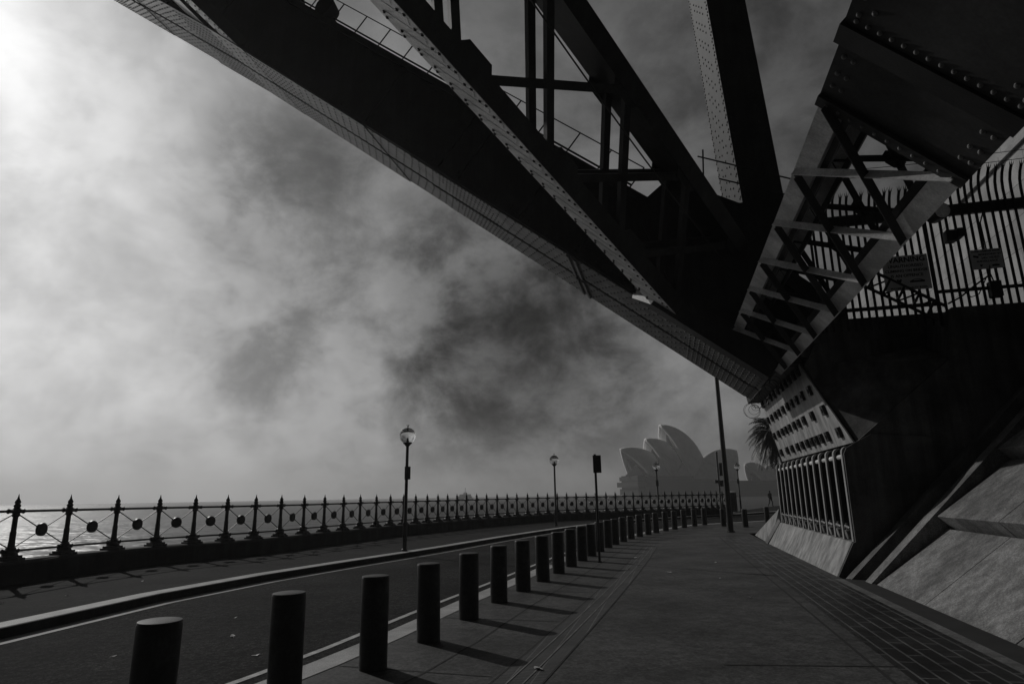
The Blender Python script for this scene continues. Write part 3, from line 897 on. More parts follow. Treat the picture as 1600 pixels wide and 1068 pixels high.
nodes = [6.6, 8.16, 9.8, 11.45, 13.1, 14.75, 16.4]
for i in range(len(nodes) - 1):
    for lay, mt in ((-.012, 'steel_pale'), (1.28, 'steel')):
        a, b_ = nodes[i], nodes[i + 1]
        A = lambda c, w, n: strut_pt(EL, c, n) + wdir * w
        def bar(p, q, dn, nm, m_):
            B_ = MB().beam(p + ns * dn, q + ns * dn, .11, .022, ns)
            d_ = (q - p).normalized(); s_ = d_.cross(ns).normalized()
            B_.beam(p + ns * (dn - .05) + s_ * .045, q + ns * (dn - .05) + s_ * .045, .014, .1, ns)
            sub(B_, nm, m_, strut)
        bar(A(b_, .06, lay), A(a, W - .06, lay), 0 if lay < 0 else .0, 'lacing_bar', mt)  # lower set pale, crossing bars dark: uneven light put into their colours
        bar(A(a, .06, lay), A(b_, W - .06, lay), -.03 if lay < 0 else .03, 'lacing_bar', 'steel')
        if lay > 0:
            mid = A((a + b_) / 2, W / 2, lay - .03)
            oc = [mid + (V((0, 1, 0)) * math.cos(PI / 8 + k * PI / 4) + wdir * math.sin(PI / 8 + k * PI / 4)) * .17 for k in range(8)]
            sub(MB().prism(oc, ns * .02), 'node_plate', 'steel', strut)
# batten plates over the street, thick flanged edges
def plate(c0, c1, n0, th):
    A = lambda c, w, n: strut_pt(EL, c, n) + wdir * w
    mb = MB().hexa([A(c0, -.02, n0), A(c0, W + .02, n0), A(c0, W + .02, n0 - th), A(c0, -.02, n0 - th)], [A(c1, -.02, n0), A(c1, W + .02, n0), A(c1, W + .02, n0 - th), A(c1, -.02, n0 - th)])
    return mb, A
mb, A = plate(5.72, 6.62, -.005, .02)
p1 = sub(mb, 'batten_plate', 'steel', strut)
rv = MB()
def rivets(A, c, ws, n):
    for w in ws: rv.dome(A(c, w, n), -ns, .026, .026, 8)
for c in (5.85, 6.1, 6.3): rivets(A, c, (.07, .17, W - .17, W - .07), -.025)
mb2 = MB().hexa([A(6.5, -.02, -.03), A(6.5, W + .02, -.03), A(6.5, W + .02, -.07), A(6.5, -.02, -.07)], [A(6.66, -.02, -.03), A(6.66, W + .02, -.03), A(6.66, W + .02, -.07), A(6.66, -.02, -.07)])
for k in range(11):
    rv.dome(A(6.58, .1 + k * (W - .2) / 10, -.07), -ns, .02, .02, 8)
sub(mb2, 'plate_flange', 'steel', p1)
mb, A = plate(-14, 5.36, -.07, .03)
p2 = sub(mb, 'batten_plate', 'steel', strut)
mb2 = MB().hexa([A(5.362, -.04, -.02), A(5.362, W + .04, -.02), A(5.362, W + .04, -.13), A(5.362, -.04, -.13)], [A(5.6, -.04, -.02), A(5.6, W + .04, -.02), A(5.6, W + .04, -.13), A(5.6, -.04, -.13)])
sub(mb2, 'plate_flange', 'iron', p2)
for k in range(14):
    rv.dome(A(5.28, .08 + k * (W - .16) / 13, -.1), -ns, .024, .024, 8)
c = 5.2
while c > 2:
    rivets(A, c, (.08, W - .08), -.1); rivets(A, c - .09, (.2, W - .2), -.1); c -= .2
sub(rv, 'rivets', 'soffit', strut)

# ------------------------------------------------------------------ abutment
ab = thing('bridge_abutment', 'dark concrete bearing block with fins, a bolted pale plate and a sloped concrete skirt', 'abutment', (3.65, 15.2, -.1), frame='ec')
C0 = 15.17
blk = MB()
# lower mass with its 45 degree shoulder
low = [(3.75, -.3), (3.75, .6), (4.8, .62), (4.8, 2.3), (3.95, 2.64), (6.0, 4.34), (6.2, 5.45), (14, 5.45), (14, -.3)]
blk.prism([V((e, C0, z)) for e, z in low], (0, 1.6, 0))
# body behind
blk.prism([V((e, C0 + 1.6, z)) for e, z in [(4.85, -.3), (4.85, 2.6), (3.98, 2.66), (3.5, 4.72), (3.75, 5.2), (14, 5.2), (14, -.3)]], (0, 7.75, 0))
# leaning upper face between shoulder and platform
blk.add([V((3.98, C0 + .08, 2.67)), V((6.0, C0 + .08, 4.36)), V((6.2, C0 + .08, 5.2)), V((6.2, 17.3, 5.2)), V((3.5, 17.3, 5.2)), V((3.46, 17.25, 4.75))], [(0, 1, 2, 3, 4, 5)])
blk.build('bearing_block', 'concrete_dark', ab)
# bolted plate
NB, NT, FT, FB = V((3.9, 15.2, 2.64)), V((3.38, 17.2, 4.78)), V((3.38, 24.25, 4.78)), V((3.88, 24.25, 2.64))
pnrm = (NT - NB).cross(FB - NB).normalized()
if pnrm.x > 0: pnrm = -pnrm
bpz = MB().hexa([NB, NT, FT, FB], [NB - pnrm * .03, NT - pnrm * .03, FT - pnrm * .03, FB - pnrm * .03])
bpo = bpz.build('bolted_plate', 'panel', ab)
def on_plate(u, v):                           # u along c from near edge, v up
    return NB.lerp(NT, v).lerp(FB.lerp(FT, v), u)
proto = None
rows = [(.13, [.045, .17, .245, .31, .37, .44, .52, .6, .7, .8, .93]), (.4, [.05, .2, .33, .42, .5, .59, .67, .75, .84, .95]), (.66, [.06, .18, .28, .37, .46, .56, .66, .75, .85, .96]), (.92, [.05, .13, .22, .31, .4, .5, .6, .7, .82, .95])]
for v_, us in rows:
    for u_ in us:
        p = on_plate(u_, v_)
        if proto is None:
            q = MB()
            a_ = V((0, 1, 0)); b_ = pnrm.cross(a_).normalized()
            hexp = lambda r, h: [a_ * r * math.cos(k * PI / 3) + b_ * r * math.sin(k * PI / 3) + pnrm * h for k in range(6)]
            sq = lambda r, h: [a_ * x_ * r + b_ * y_ * r + pnrm * h for x_, y_ in ((1, 1), (-1, 1), (-1, -1), (1, -1))]
            q.hexa(sq(.12, 0), sq(.115, .07)); q.tube([pnrm * .07, pnrm * .09], .05, 8)
            proto = q.build('bolt', 'iron', None); proto.parent = bpo
            o = proto
        else:
            o = proto.copy(); COL.objects.link(o)
        o.location = p - V(ab['_o'])
# fins
nf = 13
fz0, fz1 = .6, 2.56
fin = None
for k in range(nf):
    c = 15.24 + k * (24.2 - 15.24) / (nf - 1)
    if fin is None:
        prof = [(3.75, fz0), (3.65, fz0)]
        for a in range(0, 7):
            t_ = a / 6 * PI / 2; prof.append((3.65 + .13 - .13 * math.cos(t_) , fz1 - .13 + .13 * math.sin(t_)))
        prof += [(4.76, fz1), (4.76, fz0)]
        fin = MB().prism([V((e, c - .05, z)) for e, z in prof], (0, .1, 0)).build('fin', 'iron', ab); c_ref = c; o = fin  # dark body puts the shade between the fins into its colour
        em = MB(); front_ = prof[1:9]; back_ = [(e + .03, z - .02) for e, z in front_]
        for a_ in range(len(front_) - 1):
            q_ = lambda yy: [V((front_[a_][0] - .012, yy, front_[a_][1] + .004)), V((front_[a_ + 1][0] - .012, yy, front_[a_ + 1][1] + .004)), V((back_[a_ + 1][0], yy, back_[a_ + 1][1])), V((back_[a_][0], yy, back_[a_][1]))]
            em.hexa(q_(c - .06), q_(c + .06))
        edge_ = em.build('edge_strip', 'panel', fin)  # pale strip stands in for sun on the front edge
    else:
        o = fin.copy(); COL.objects.link(o)
        e2 = edge_.copy(); COL.objects.link(e2); e2.parent = o
        o.location = (0, c - c_ref, 0)
for k in range(nf - 1):
    c = 15.24 + (k + .5) * (24.2 - 15.24) / (nf - 1)
    MB().tube([(3.74, c - .37, 2.36), (3.74, c + .37, 2.36)], .055, 8).build('top_pin', 'steel_pale', ab, True)
    MB().tube([(3.62, c, .72), (3.95, c, .78)], .1, 10).tube([(3.66, c, .74), (3.66, c, .96)], .03, 6).tube([(3.66, c - .2, .86), (3.62, c, .9), (3.66, c + .2, .86)], .028, 6).build('anchor_pin', 'soffit', ab, True)
rc = MB().box((4.76, 15.2, .6), (4.82, 24.3, 2.62))
rc.build('recess_back', 'concrete_dark', ab)
# skirt
sk = MB()
g0 = lambda c: gz(ec(3.3, c).y) - .03
sk.hexa([(3.22, 15.17, g0(15)), (3.75, 15.17, g0(15)), (3.9, 15.17, .6), (3.6, 15.17, .6)], [(3.22, 24.9, g0(24)), (3.75, 24.9, g0(24)), (3.9, 24.3, .6), (3.6, 24.3, .6)])
sk.build('skirt', 'skirt', ab, bevel=.02)
sk2 = MB().hexa([(3.3, 25.0, g0(25)), (4.6, 25.0, g0(25)), (4.6, 24.4, 1.05), (3.62, 24.4, 1.05)], [(3.4, 30.2, g0(30)), (4.6, 30.2, g0(30)), (4.6, 30.1, g0(30) + .03), (3.42, 30.1, g0(30) + .03)])
sk2.build('skirt_wing', 'skirt', ab)
MB().beam((3.2, 24.95, g0(24) + .05), (3.62, 24.36, .68), .1, .12).build('skirt_kerb', 'kerb', ab)
# low lamp shaped recess on the shoulder face
MB().lathe([(.3, 0), (.34, .02), (.3, .05), (.02, .06)], (0, 0, 0), 20).build('cover_plate', 'concrete_dark', ab).location = V((5.0, 16.0, 4.05)) - V(ab['_o'])

MB().prism([V((e, 15.1, z)) for e, z in [(3.23, -.12), (3.61, .58), (3.66, .6), (3.66, 2.4), (3.72, 2.52), (3.92, 2.64), (4.25, 2.8), (5.4, 2.7), (5.4, -.2)]], (0, .075, 0)).build('cheek_wall', 'concrete_dark', ab)  # dark sheet also covers the skirt end, standing in for its shade
MB().box((3.45, 16.9, 4.9), (6.9, 17.5, 5.78)).box((3.8, 20, 4.9), (8.4, 24.2, 5.9)).build('parapet', 'concrete_dark', ab)
# razor wire coil round the end of the chord
rw = MB(); pts = []
for k in range(190):
    a = k * .5; c = 24.2 - k * .036; w_ = 1 + .35 * math.sin(k * .11)
    pts.append(V((2.98 + .2 * w_ * math.cos(a), c, 4.5 + .2 * w_ * math.sin(a) - .18 * math.sin(min(1, k / 60) * PI))))
rw.tube(pts, .007, 4)
for k in range(0, 190, 2):
    d_ = V((random.uniform(-1, 1), random.uniform(-1, 1), random.uniform(-1, 1))).normalized() * .02
    rw.add([pts[k] - d_, pts[k] + d_, pts[k] + V((.006, .006, 0))], [(0, 1, 2)])
single(rw, 'razor_wire', 'iron', 'loose coil of razor wire hanging under the lower end of the chord', 'razor wire', (2.95, 21, 4.0), frame='ec')

# round floodlight on the chord walkway
fl = thing('floodlight', 'round dark floodlight mounted on the chord beside the handrail', 'floodlight', (-10.55, 17.3, 17.75), frame='ec')
MB().tube([(-10.55, 17.1, 18.4), (-10.5, 17.5, 18.38)], .0, 4).tube([(-10.62, 17.05, 18.42), (-10.6, 17.15, 18.42), (-10.52, 17.55, 18.36)], [.37, .4, .3], 20).build('lamp_body', 'iron', fl, True)
MB().tube([(-10.55, 17.3, 17.7), (-10.55, 17.3, 18.1)], .09, 8).box((-10.9, 17.2, 17.75), (-10.2, 17.4, 17.86)).build('yoke', 'iron', fl)

# ------------------------------------------------------------------ sloped granite revetment
rv_ = thing('granite_revetment', 'sloping granite revetment of stepped slabs beside the path', 'revetment', (3.6, 12, -.1), frame='ec')
cz = lambda e: -.08 + 1.0 * (e - 3.55)
def coping(c0, c1, e0, dz_, nm, mat):
    mb = MB()
    a, b_ = e0, 9.6
    mb.hexa([(a, c0, cz(a) + dz_), (a, c1, cz(a) + dz_), (a + .5, c1, cz(a) - .3), (a + .5, c0, cz(a) - .3)], [(b_, c0, cz(b_) + dz_), (b_, c1, cz(b_) + dz_), (b_ + .5, c1, cz(b_) - .3), (b_ + .5, c0, cz(b_) - .3)])
    return mb.build(nm, mat, rv_)
coping(14.64, 15.0, 3.34, .17, 'coping_strip', 'granite_dark')
coping(13.98, 14.36, 3.53, .0, 'coping_strip', 'granite')
MB().hexa([(3.55, 14.3, cz(3.55) - .32), (3.55, 15.16, cz(3.55) - .32), (4.4, 15.16, cz(3.55) - .6), (4.4, 14.3, cz(3.55) - .6)], [(9.6, 14.3, cz(9.6) - .32), (9.6, 15.16, cz(9.6) - .32), (10.2, 15.16, cz(9.6) - .6), (10.2, 14.3, cz(9.6) - .6)]).build('channel_floor', 'granite_dark', rv_)
e0 = 3.64
zst = -.08
cs_ = [13.97, 11.6, 8.9, 6.2, 3.5, .8, -2, -5]
for k in range(5):
    ea, eb = e0 + 1.2 * k, e0 + 1.2 * k + 1.33
    za = -.08 + 1.22 * k; zb = za + 1.0
    for j in range(len(cs_) - 1):
        c1, c0 = cs_[j] - (.011 if j else 0), cs_[j + 1] + .011
        jit = random.uniform(-.004, .004)
        MB().hexa([(ea, c0, za + jit), (ea, c1, za + jit), (ea + .45, c1, za - .5), (ea + .45, c0, za - .5)], [(eb, c0, zb + jit), (eb, c1, zb + jit), (eb + .35, c1, zb - .45), (eb + .35, c0, zb - .45)]).build('granite_slab', 'granite', rv_, bevel=.008)
bk = MB().hexa([(4.3, -5, -.4), (4.3, 13.96, -.4), (12, 13.96, -.4), (12, -5, -.4)], [(10.0, -5, 5.3), (10.0, 13.96, 5.3), (12, 13.96, 5.3), (12, -5, 5.3)])
bk.build('earth_core', 'granite_dark', rv_)

# ------------------------------------------------------------------ pylon wall and palisade fence
py = thing('pylon_wall', 'sunlit pale granite pylon wall behind the palisade fence', 'wall', (9.6, 16, 5.4), frame='ec')
MB().box((9.6, 16.0, 4.6), (15, 22.5, 44)).build('tower_face', 'pylon', py)
MB().box((9.8, 22.5, 3.0), (15, 40, 11.6)).build('lower_wall', 'pylon', py)
MB().box((9.5, 15.95, 10.4), (9.8, 22.55, 10.55)).build('string_course', 'pylon', py)

pf = thing('palisade_fence', 'tall steel palisade fence with curved spiked tops on the abutment', 'fence', (6.2, 15.6, 5.4), frame='ec')
FC = 15.55
pal = None
for k in range(62):
    e = 3.75 + k * .157
    zb_ = 5.15 if e < 6.15 else 5.46
    if pal is None:
        pr = [(0, 0), (0, 2.75), (-.03, 2.95), (-.1, 3.1), (-.2, 3.22)]
        mb = MB()
        def ribbon(w, th):
            vs = []; n_ = len(pr)
            for y_, z_ in pr: vs += [V((-w / 2, y_, z_)), V((w / 2, y_, z_)), V((w / 2, y_ + th, z_ + .004)), V((-w / 2, y_ + th, z_ + .004))]
            fs = []
            for i in range(n_ - 1):
                for j in range(4): fs.append((i * 4 + j, i * 4 + (j + 1) % 4, (i + 1) * 4 + (j + 1) % 4, (i + 1) * 4 + j))
            fs += [(3, 2, 1, 0), tuple((n_ - 1) * 4 + j for j in range(4))]
            mb.add(vs, fs)
        ribbon(.056, .02)
        for s_ in (-1, 0, 1):
            b1 = V((s_ * .022, -.2, 3.21)); mb.add([b1 + V((-.011, 0, 0)), b1 + V((.011, 0, 0)), b1 + V((.011, .02, 0)), b1 + V((-.011, .02, 0)), b1 + V((s_ * .03, -.05, .1 if s_ else .13))], [(0, 1, 4), (1, 2, 4), (2, 3, 4), (3, 0, 4)])
        pal = mb.build('pale', 'iron', None); pal.parent = pf; o = pal
    else:
        o = pal.copy(); COL.objects.link(o)
    o.location = V((e, FC, zb_)) - V(pf['_o']) + V((0, random.uniform(-.006, .006), random.uniform(-.012, .012)))
    o.rotation_euler.y = random.uniform(-.008, .008)
MB().box((3.6, FC + .02, 7.72), (13.4, FC + .1, 7.98)).build('rail', 'iron', pf)
MB().box((3.6, FC + .022, 5.62), (6.15, FC + .07, 5.7)).box((6.15, FC + .022, 5.9), (13.4, FC + .07, 5.97)).build('rail', 'iron', pf)
for e_ in (3.66, 6.12): MB().box((e_, FC + .03, 5.15), (e_ + .05, FC + .08, 8.2)).build('fence_post', 'iron', pf)
wz = MB()
for zz, dc in ((8.75, -.28), (8.95, -.3)):
    wz.tube([V((3.5 + k * 1.0, FC + dc, zz + .03 * math.sin(k * 1.7))) for k in range(11)], .008, 5)
wz.build('top_wire', 'iron', pf)

# ladder lattice and brackets in front of the fence foot
lt = thing('steel_ladder', 'short dark lattice ladder leaning against the foot of the palisade fence', 'ladder', (4.4, 15.4, 5.15), frame='ec')
r0, r1 = V((4.35, 15.42, 6.35)), V((6.0, 15.42, 5.25)); off = V((.12, 0, .34))
sp = (r1 - r0)
MB().beam(r0, r1, .06, .05).build('rail', 'iron', lt); MB().beam(r0 + off * .0 + V((.2, .0, .36)), r1 + V((.2, 0, .3)), .06, .05).build('rail', 'iron', lt)
for k in range(6):
    p = r0 + sp * (k + .3) / 6
    MB().beam(p, p + V((.2, 0, .34)), .05, .05).build('rung', 'iron', lt)
    if k < 5: MB().beam(p, p + sp / 6 + V((.2, 0, .34)), .035, .035).build('brace', 'iron', lt)

# CCTV housing and junction boxes on the fence
cc = thing('camera_housing', 'small dark camera housing on the fence above the signs', 'camera', (6.42, 15.4, 7.0), frame='ec')
MB().box((6.38, 15.2, 6.98), (6.58, 15.42, 7.24)).build('box', 'pole', cc, bevel=.01)
MB().box((6.52, 15.0, 7.0), (6.66, 15.4, 7.2)).build('lens_hood', 'iron', cc, bevel=.03)
bl_ = thing('bulkhead_lamp', 'round dark bulkhead lamp under the strut beside the fence rail', 'lamp', (6.25, 15.2, 7.7), frame='ec')
MB().tube([(6.3, 15.0, 7.62), (6.3, 15.45, 7.72)], [.17, .2], 16).build('body', 'iron', bl_, True)
MB().tube([(6.3, 14.99, 7.615), (6.3, 14.97, 7.61)], [.15, .12], 16).build('lens', 'steel_pale', bl_, True)
jb = thing('junction_box', 'dark junction box with hanging cables below the smaller sign', 'junction box', (7.2, 15.4, 5.7), frame='ec')
MB().box((7.08, 15.3, 5.66), (7.3, 15.5, 6.02)).build('box', 'iron', jb, bevel=.02)
MB().tube([(7.2, 15.4, 6.0), (7.15, 15.38, 6.2), (7.19, 15.42, 6.45), (7.16, 15.4, 7.4), (7.3, 15.42, 7.75)], .015, 6).tube([(7.1, 15.4, 6.15), (6.8, 15.38, 5.95), (6.5, 15.4, 5.72), (6.25, 15.42, 5.6)], .02, 6).tube([(7.05, 15.38, 6.1), (6.85, 15.36, 5.75), (6.7, 15.38, 5.7), (6.6, 15.4, 5.85)], .012, 6).build('cables', 'iron', jb, True)

def text_mesh(body, size, mat, parent, loc, name='lettering', bold=.0):
    cu = bpy.data.curves.new('t', 'FONT'); cu.body = body; cu.size = size; cu.align_x = 'CENTER'; cu.extrude = .002; cu.offset = bold; cu.resolution_u = 2
    ob = bpy.data.objects.new('t', cu); COL.objects.link(ob)
    bpy.context.view_layer.update()
    me = bpy.data.meshes.new_from_object(ob.evaluated_get(bpy.context.evaluated_depsgraph_get()))
    COL.objects.unlink(ob); bpy.data.objects.remove(ob)
    me.name = name
    me.transform(Matrix(((1, 0, 0, 0), (0, 0, -1, 0), (0, 1, 0, 0), (0, 0, 0, 1))))
    me.materials.clear(); me.materials.append(M[mat])
    o = bpy.data.objects.new(name, me); COL.objects.link(o); o.parent = parent
    o.location = V(loc) - V(parent['_o'])
    return o
def emblem(cx, cz_, w, parent, kind_, c):
    mb = MB()
    if kind_ == 0:                            # pointed petal mark
        pts = [(-.5, .35), (-.25, .5), (0, .3), (.25, .5), (.5, .35), (.3, -.1), (0, -.5), (-.3, -.1)]
        mb.prism([V((cx + x_ * w, c, cz_ + z_ * w)) for x_, z_ in pts], (0, -.003, 0))
    else:                                     # arch over a deck
        for k in range(8):
            a0, a1 = PI * k / 8, PI * (k + 1) / 8
            P = lambda a, r: V((cx + r * w * math.cos(a), c, cz_ + r * .42 * w * math.sin(a)))
            mb.prism([P(a0, .9), P(a1, .9), P(a1, .7), P(a0, .7)], (0, -.003, 0))
        mb.prism([V((cx - w, c, cz_ + .02)), V((cx + w, c, cz_ + .02)), V((cx + w, c, cz_ - .02)), V((cx - w, c, cz_ - .02))], (0, -.003, 0))
    mb.build('emblem', 'sign_ink', parent)
SC = 15.4
ws = thing('warning_sign', 'larger grey warning sign about climbing, fixed to the palisade fence', 'sign', (5.52, SC, 5.98), frame='ec')
MB().box((5.06, SC, 5.98), (6.0, SC + .02, 6.8)).build('board', 'sign', ws, bevel=.012)
for bd, sz, zz, bo in (('WARNING', .17, 6.64, .004), ('UNAUTHORISED', .095, 6.52, .002), ('CLIMBING ON BRIDGE', .085, 6.41, .002), ('IS AN OFFENCE', .095, 6.29, .002), ('MAXIMUM PENALTY $2200', .062, 6.01, .001)):
    text_mesh(bd, sz, 'sign_ink', ws, (5.53, SC - .003, zz), bold=bo)
emblem(5.36, 6.19, .11, ws, 0, SC - .001); emblem(5.72, 6.17, .15, ws, 1, SC - .001)
s2 = thing('surveillance_sign', 'smaller grey sign on the fence at the right with a camera symbol', 'sign', (7.14, SC, 6.32), frame='ec')
MB().box((6.84, SC, 6.32), (7.46, SC + .02, 6.78)).build('board', 'sign', s2, bevel=.012)
for bd, sz, zz, xx in (('SYDNEY HARBOUR BRIDGE', .045, 6.715, 7.15), ('MONITORED BY', .06, 6.635, 7.22), ('24hr VIDEO', .07, 6.555, 7.22), ('SURVEILLANCE', .06, 6.48, 7.15)):
    text_mesh(bd, sz, 'sign_ink', s2, (xx, SC - .003, zz), bold=.001)
emblem(7.02, 6.4, .06, s2, 0, SC - .001); emblem(7.3, 6.39, .07, s2, 1, SC - .001)
MB().prism([V((6.9 + x_, SC - .001, 6.6 + z_)) for x_, z_ in ((0, .05), (.1, .02), (.09, -.02), (-.01, .01))], (0, -.003, 0)).build('emblem', 'sign_ink', s2)

# ------------------------------------------------------------------ the shell roofed building across the water
OP = V((169.2, 620, -3.0))
th = math.radians(25)
oa = V((-math.cos(th), -math.sin(th), 0)); ol = V((math.sin(th), -math.cos(th), 0))
opera = thing('opera_house', 'pale sail shelled building on a broad podium, faded by fog across the water', 'building', tuple(OP))
def ow(a, l, z): return OP + oa * a + ol * l + V((0, 0, z))
def shell_half(P, Q, F, R, side):
    """ridge arc Q..P in the middle plane, ribs fanning to the foot F, all on one sphere"""
    P3, Q3, F3 = V((P[0], 0, P[1])), V((Q[0], 0, Q[1])), V((F[0], F[2] * side, F[1]))
    ab_, ac_ = Q3 - P3, F3 - P3
    nn_ = ab_.cross(ac_)
    cc_ = P3 + (ac_.length_squared * ab_.cross(ac_).cross(ab_) * -1 * -1 + ab_.length_squared * ac_.cross(ab_.cross(ac_)) * 1) / (2 * nn_.length_squared)
    r2 = (cc_ - P3).length_squared
    R = max(R, math.sqrt(r2) * 1.02)
    hN = nn_.normalized() * math.sqrt(R * R - r2)
    C1, C2 = cc_ + hN, cc_ - hN
    outw = V((0, side, .6))
    C_ = C1 if (C1 - cc_).dot(outw) < 0 else C2
    rr = math.sqrt(max(1, R * R - C_.y ** 2))
    aP, aQ = math.atan2(P3.z - C_.z, P3.x - C_.x), math.atan2(Q3.z - C_.z, Q3.x - C_.x)
    if aQ - aP > PI: aQ -= 2 * PI
    if aP - aQ > PI: aP -= 2 * PI
    nu, nv = 14, 14
    mb = MB(); vs = []
    f = (F3 - C_) / R
    for i in range(nu + 1):
        a = aQ + (aP - aQ) * i / nu
        r_ = V((C_.x + rr * math.cos(a), 0, C_.z + rr * math.sin(a)))
        g = (r_ - C_) / R
        om = math.acos(max(-1, min(1, g.dot(f))))
        for j in range(nv + 1):
            t_ = j / nv
            q = C_ + (g * math.sin((1 - t_) * om) + f * math.sin(t_ * om)) / math.sin(om) * R
            vs.append(q)
    fs = [(i * (nv + 1) + j, (i + 1) * (nv + 1) + j, (i + 1) * (nv + 1) + j + 1, i * (nv + 1) + j + 1) for i in range(nu) for j in range(nv)]
    mb.add(vs, fs)
    return mb
def shell(P, Q, F, a0=0, l0=0, k=1.0, R=75, mouth=True):
    sh = None
    for side in (1, -1):
        mb = shell_half((P[0], P[1]), Q, F, R, side)
        mb.v = [ow(a0 + p.x * k, l0 + p.y * k, p.z * k + (1 - k) * 14) for p in mb.v]
        o = mb.build('shell', 'shell', opera, True)
        md = o.modifiers.new('thick', 'SOLIDIFY'); md.thickness = 2.4; md.offset = 0
    if mouth:
        s_ = 1 if P[0] > Q[0] else -1
        pts = [V((P[0] - 7 * s_, 0, P[1] - 9)), V((F[0] - 1.5 * s_, F[2] * .93, F[1])), V((F[0] + 4 * s_, 0, F[1])), V((F[0] - 1.5 * s_, -F[2] * .93, F[1]))]
        pts = [ow(a0 + p.x * k, l0 + p.y * k, p.z * k + (1 - k) * 14) for p in pts]
        g = MB(); g.add(pts, [(0, 1, 2), (0, 2, 3)])
        o = g.build('glass_wall', 'glass_dark', opera); md = o.modifiers.new('thick', 'SOLIDIFY'); md.thickness = .5
def side_shell(A_, B_, C_, a0=0, l0=0, k=1.0):
    mb = MB(); n = 8; vs = []; idx = {}
    for i in range(n + 1):
        for j in range(n + 1 - i):
            u, v_ = i / n, j / n; w = 1 - u - v_
            p = V(A_) * w + V(B_) * u + V(C_) * v_
            p = p + V((0, 5 * (w * u + u * v_ + w * v_) * (1 if A_[1] + B_[1] + C_[1] > 0 else -1), 0))
            idx[(i, j)] = len(vs); vs.append(ow(a0 + p.x * k, l0 + p.y * k, p.z * k + (1 - k) * 14))
    fs = []
    for i in range(n):
        for j in range(n - i):
            fs.append((idx[(i, j)], idx[(i + 1, j)], idx[(i, j + 1)]))
            if j < n - i - 1: fs.append((idx[(i + 1, j)], idx[(i + 1, j + 1)], idx[(i, j + 1)]))
    mb.add(vs, fs)
    o = mb.build('side_shell', 'shell', opera, True); md = o.modifiers.new('thick', 'SOLIDIFY'); md.thickness = 1.2; md.offset = 0
def hall(a0, l0, k):
    shell((34.8, 66.5), (-13.3, 35.8), (18.6, 16.5, 19), a0, l0, k)
    shell((52.5, 53.0), (10, 38), (41, 17, 19), a0, l0, k)
    shell((80.5, 43.2), (38, 35), (62, 20, 16), a0, l0, k)
    shell((-56.7, 43.3), (-13.3, 35.8), (-36, 13.8, 18), a0, l0, k)
    for sg in (1, -1):
        side_shell((-13.3, 0, 35.5), (18.6, 19 * sg, 16.5), (-36, 18 * sg, 13.8), a0, l0, k)
        side_shell((16, 9 * sg, 33), (41, 19 * sg, 17), (20, 19.3 * sg, 16.5), a0, l0, k)
        side_shell((40, 7 * sg, 33), (62, 16 * sg, 20), (42, 19.3 * sg, 17), a0, l0, k)
hall(0, 0, 1.0)
hall(-22, -46, .84)
shell((-58.5, 30.2), (-83.5, 25.5), (-70, 13.5, 9), 0, 8, 1.0, 40)
shell((-108, 28.5), (-83.5, 25.5), (-97, 13.5, 9), 0, 8, 1.0, 40)
for sg in (1, -1): side_shell((-83.5, 0, 25.5), (-70, 9 * sg, 13.5), (-97, 9 * sg, 13.5), 0, 8)
def pbox(a0, a1, l0, l1, z0, z1, nm='podium', mat='podium', into=None):
    mb = into or MB()
    mb.hexa([ow(a0, l0, z0), ow(a1, l0, z0), ow(a1, l1, z0), ow(a0, l1, z0)], [ow(a0, l0, z1), ow(a1, l0, z1), ow(a1, l1, z1), ow(a0, l1, z1)])
    return mb
pd = MB()
pbox(-140, 72, -8, 27, -1, 14.3, into=pd); pbox(-140, 30, -70, -8, -1, 14.2, into=pd)
pbox(20, 72, -8, 25, 14.3, 18.5, into=pd); pbox(-20, 20, -24, 23, 14.3, 15.5, into=pd)
pd.build('podium', 'podium', opera)
tr = MB()
pbox(72, 80.5, -4, 24, 3.2, 8.3, into=tr); pbox(72, 82, -6, 25.5, 9.8, 14.0, into=tr); pbox(72, 80.5, -4, 24, 15.2, 18.6, into=tr); pbox(72, 84, -7, 26, -1, 2.6, into=tr)
tr.build('terraces', 'podium', opera)
tg = MB(); pbox(72, 79, -3, 22.5, 2.6, 19.6, into=tg)
tg.build('window_bands', 'glass_dark', opera)
cn = MB()                                      # glazed foyer hood at the harbour end
ns = 10
apex = ow(75, 15, 29)
ring = [ow(77 + 6 * math.cos(PI * k / ns), 14 + 6 * math.sin(PI * (k / ns - .5)), 19) for k in range(ns + 1)]
cn.add([apex] + ring, [(0, k + 1, k + 2) for k in range(ns)])
o = cn.build('foyer_hood', 'boat', opera, True); md = o.modifiers.new('t', 'SOLIDIFY'); md.thickness = .5  # white colour on the glazing stands in for sunlit glass
cn = MB()
apex = ow(46, 12, 41)
ring = [ow(38 - 6 * k / 6, 17 + 3 * math.sin(PI * k / 6), 20 + 2 * k) for k in range(7)]
cn.add([apex] + ring, [(0, k + 1, k + 2) for k in range(6)])
o = cn.build('glass_hood', 'boat', opera, True); md = o.modifiers.new('t', 'SOLIDIFY'); md.thickness = .5

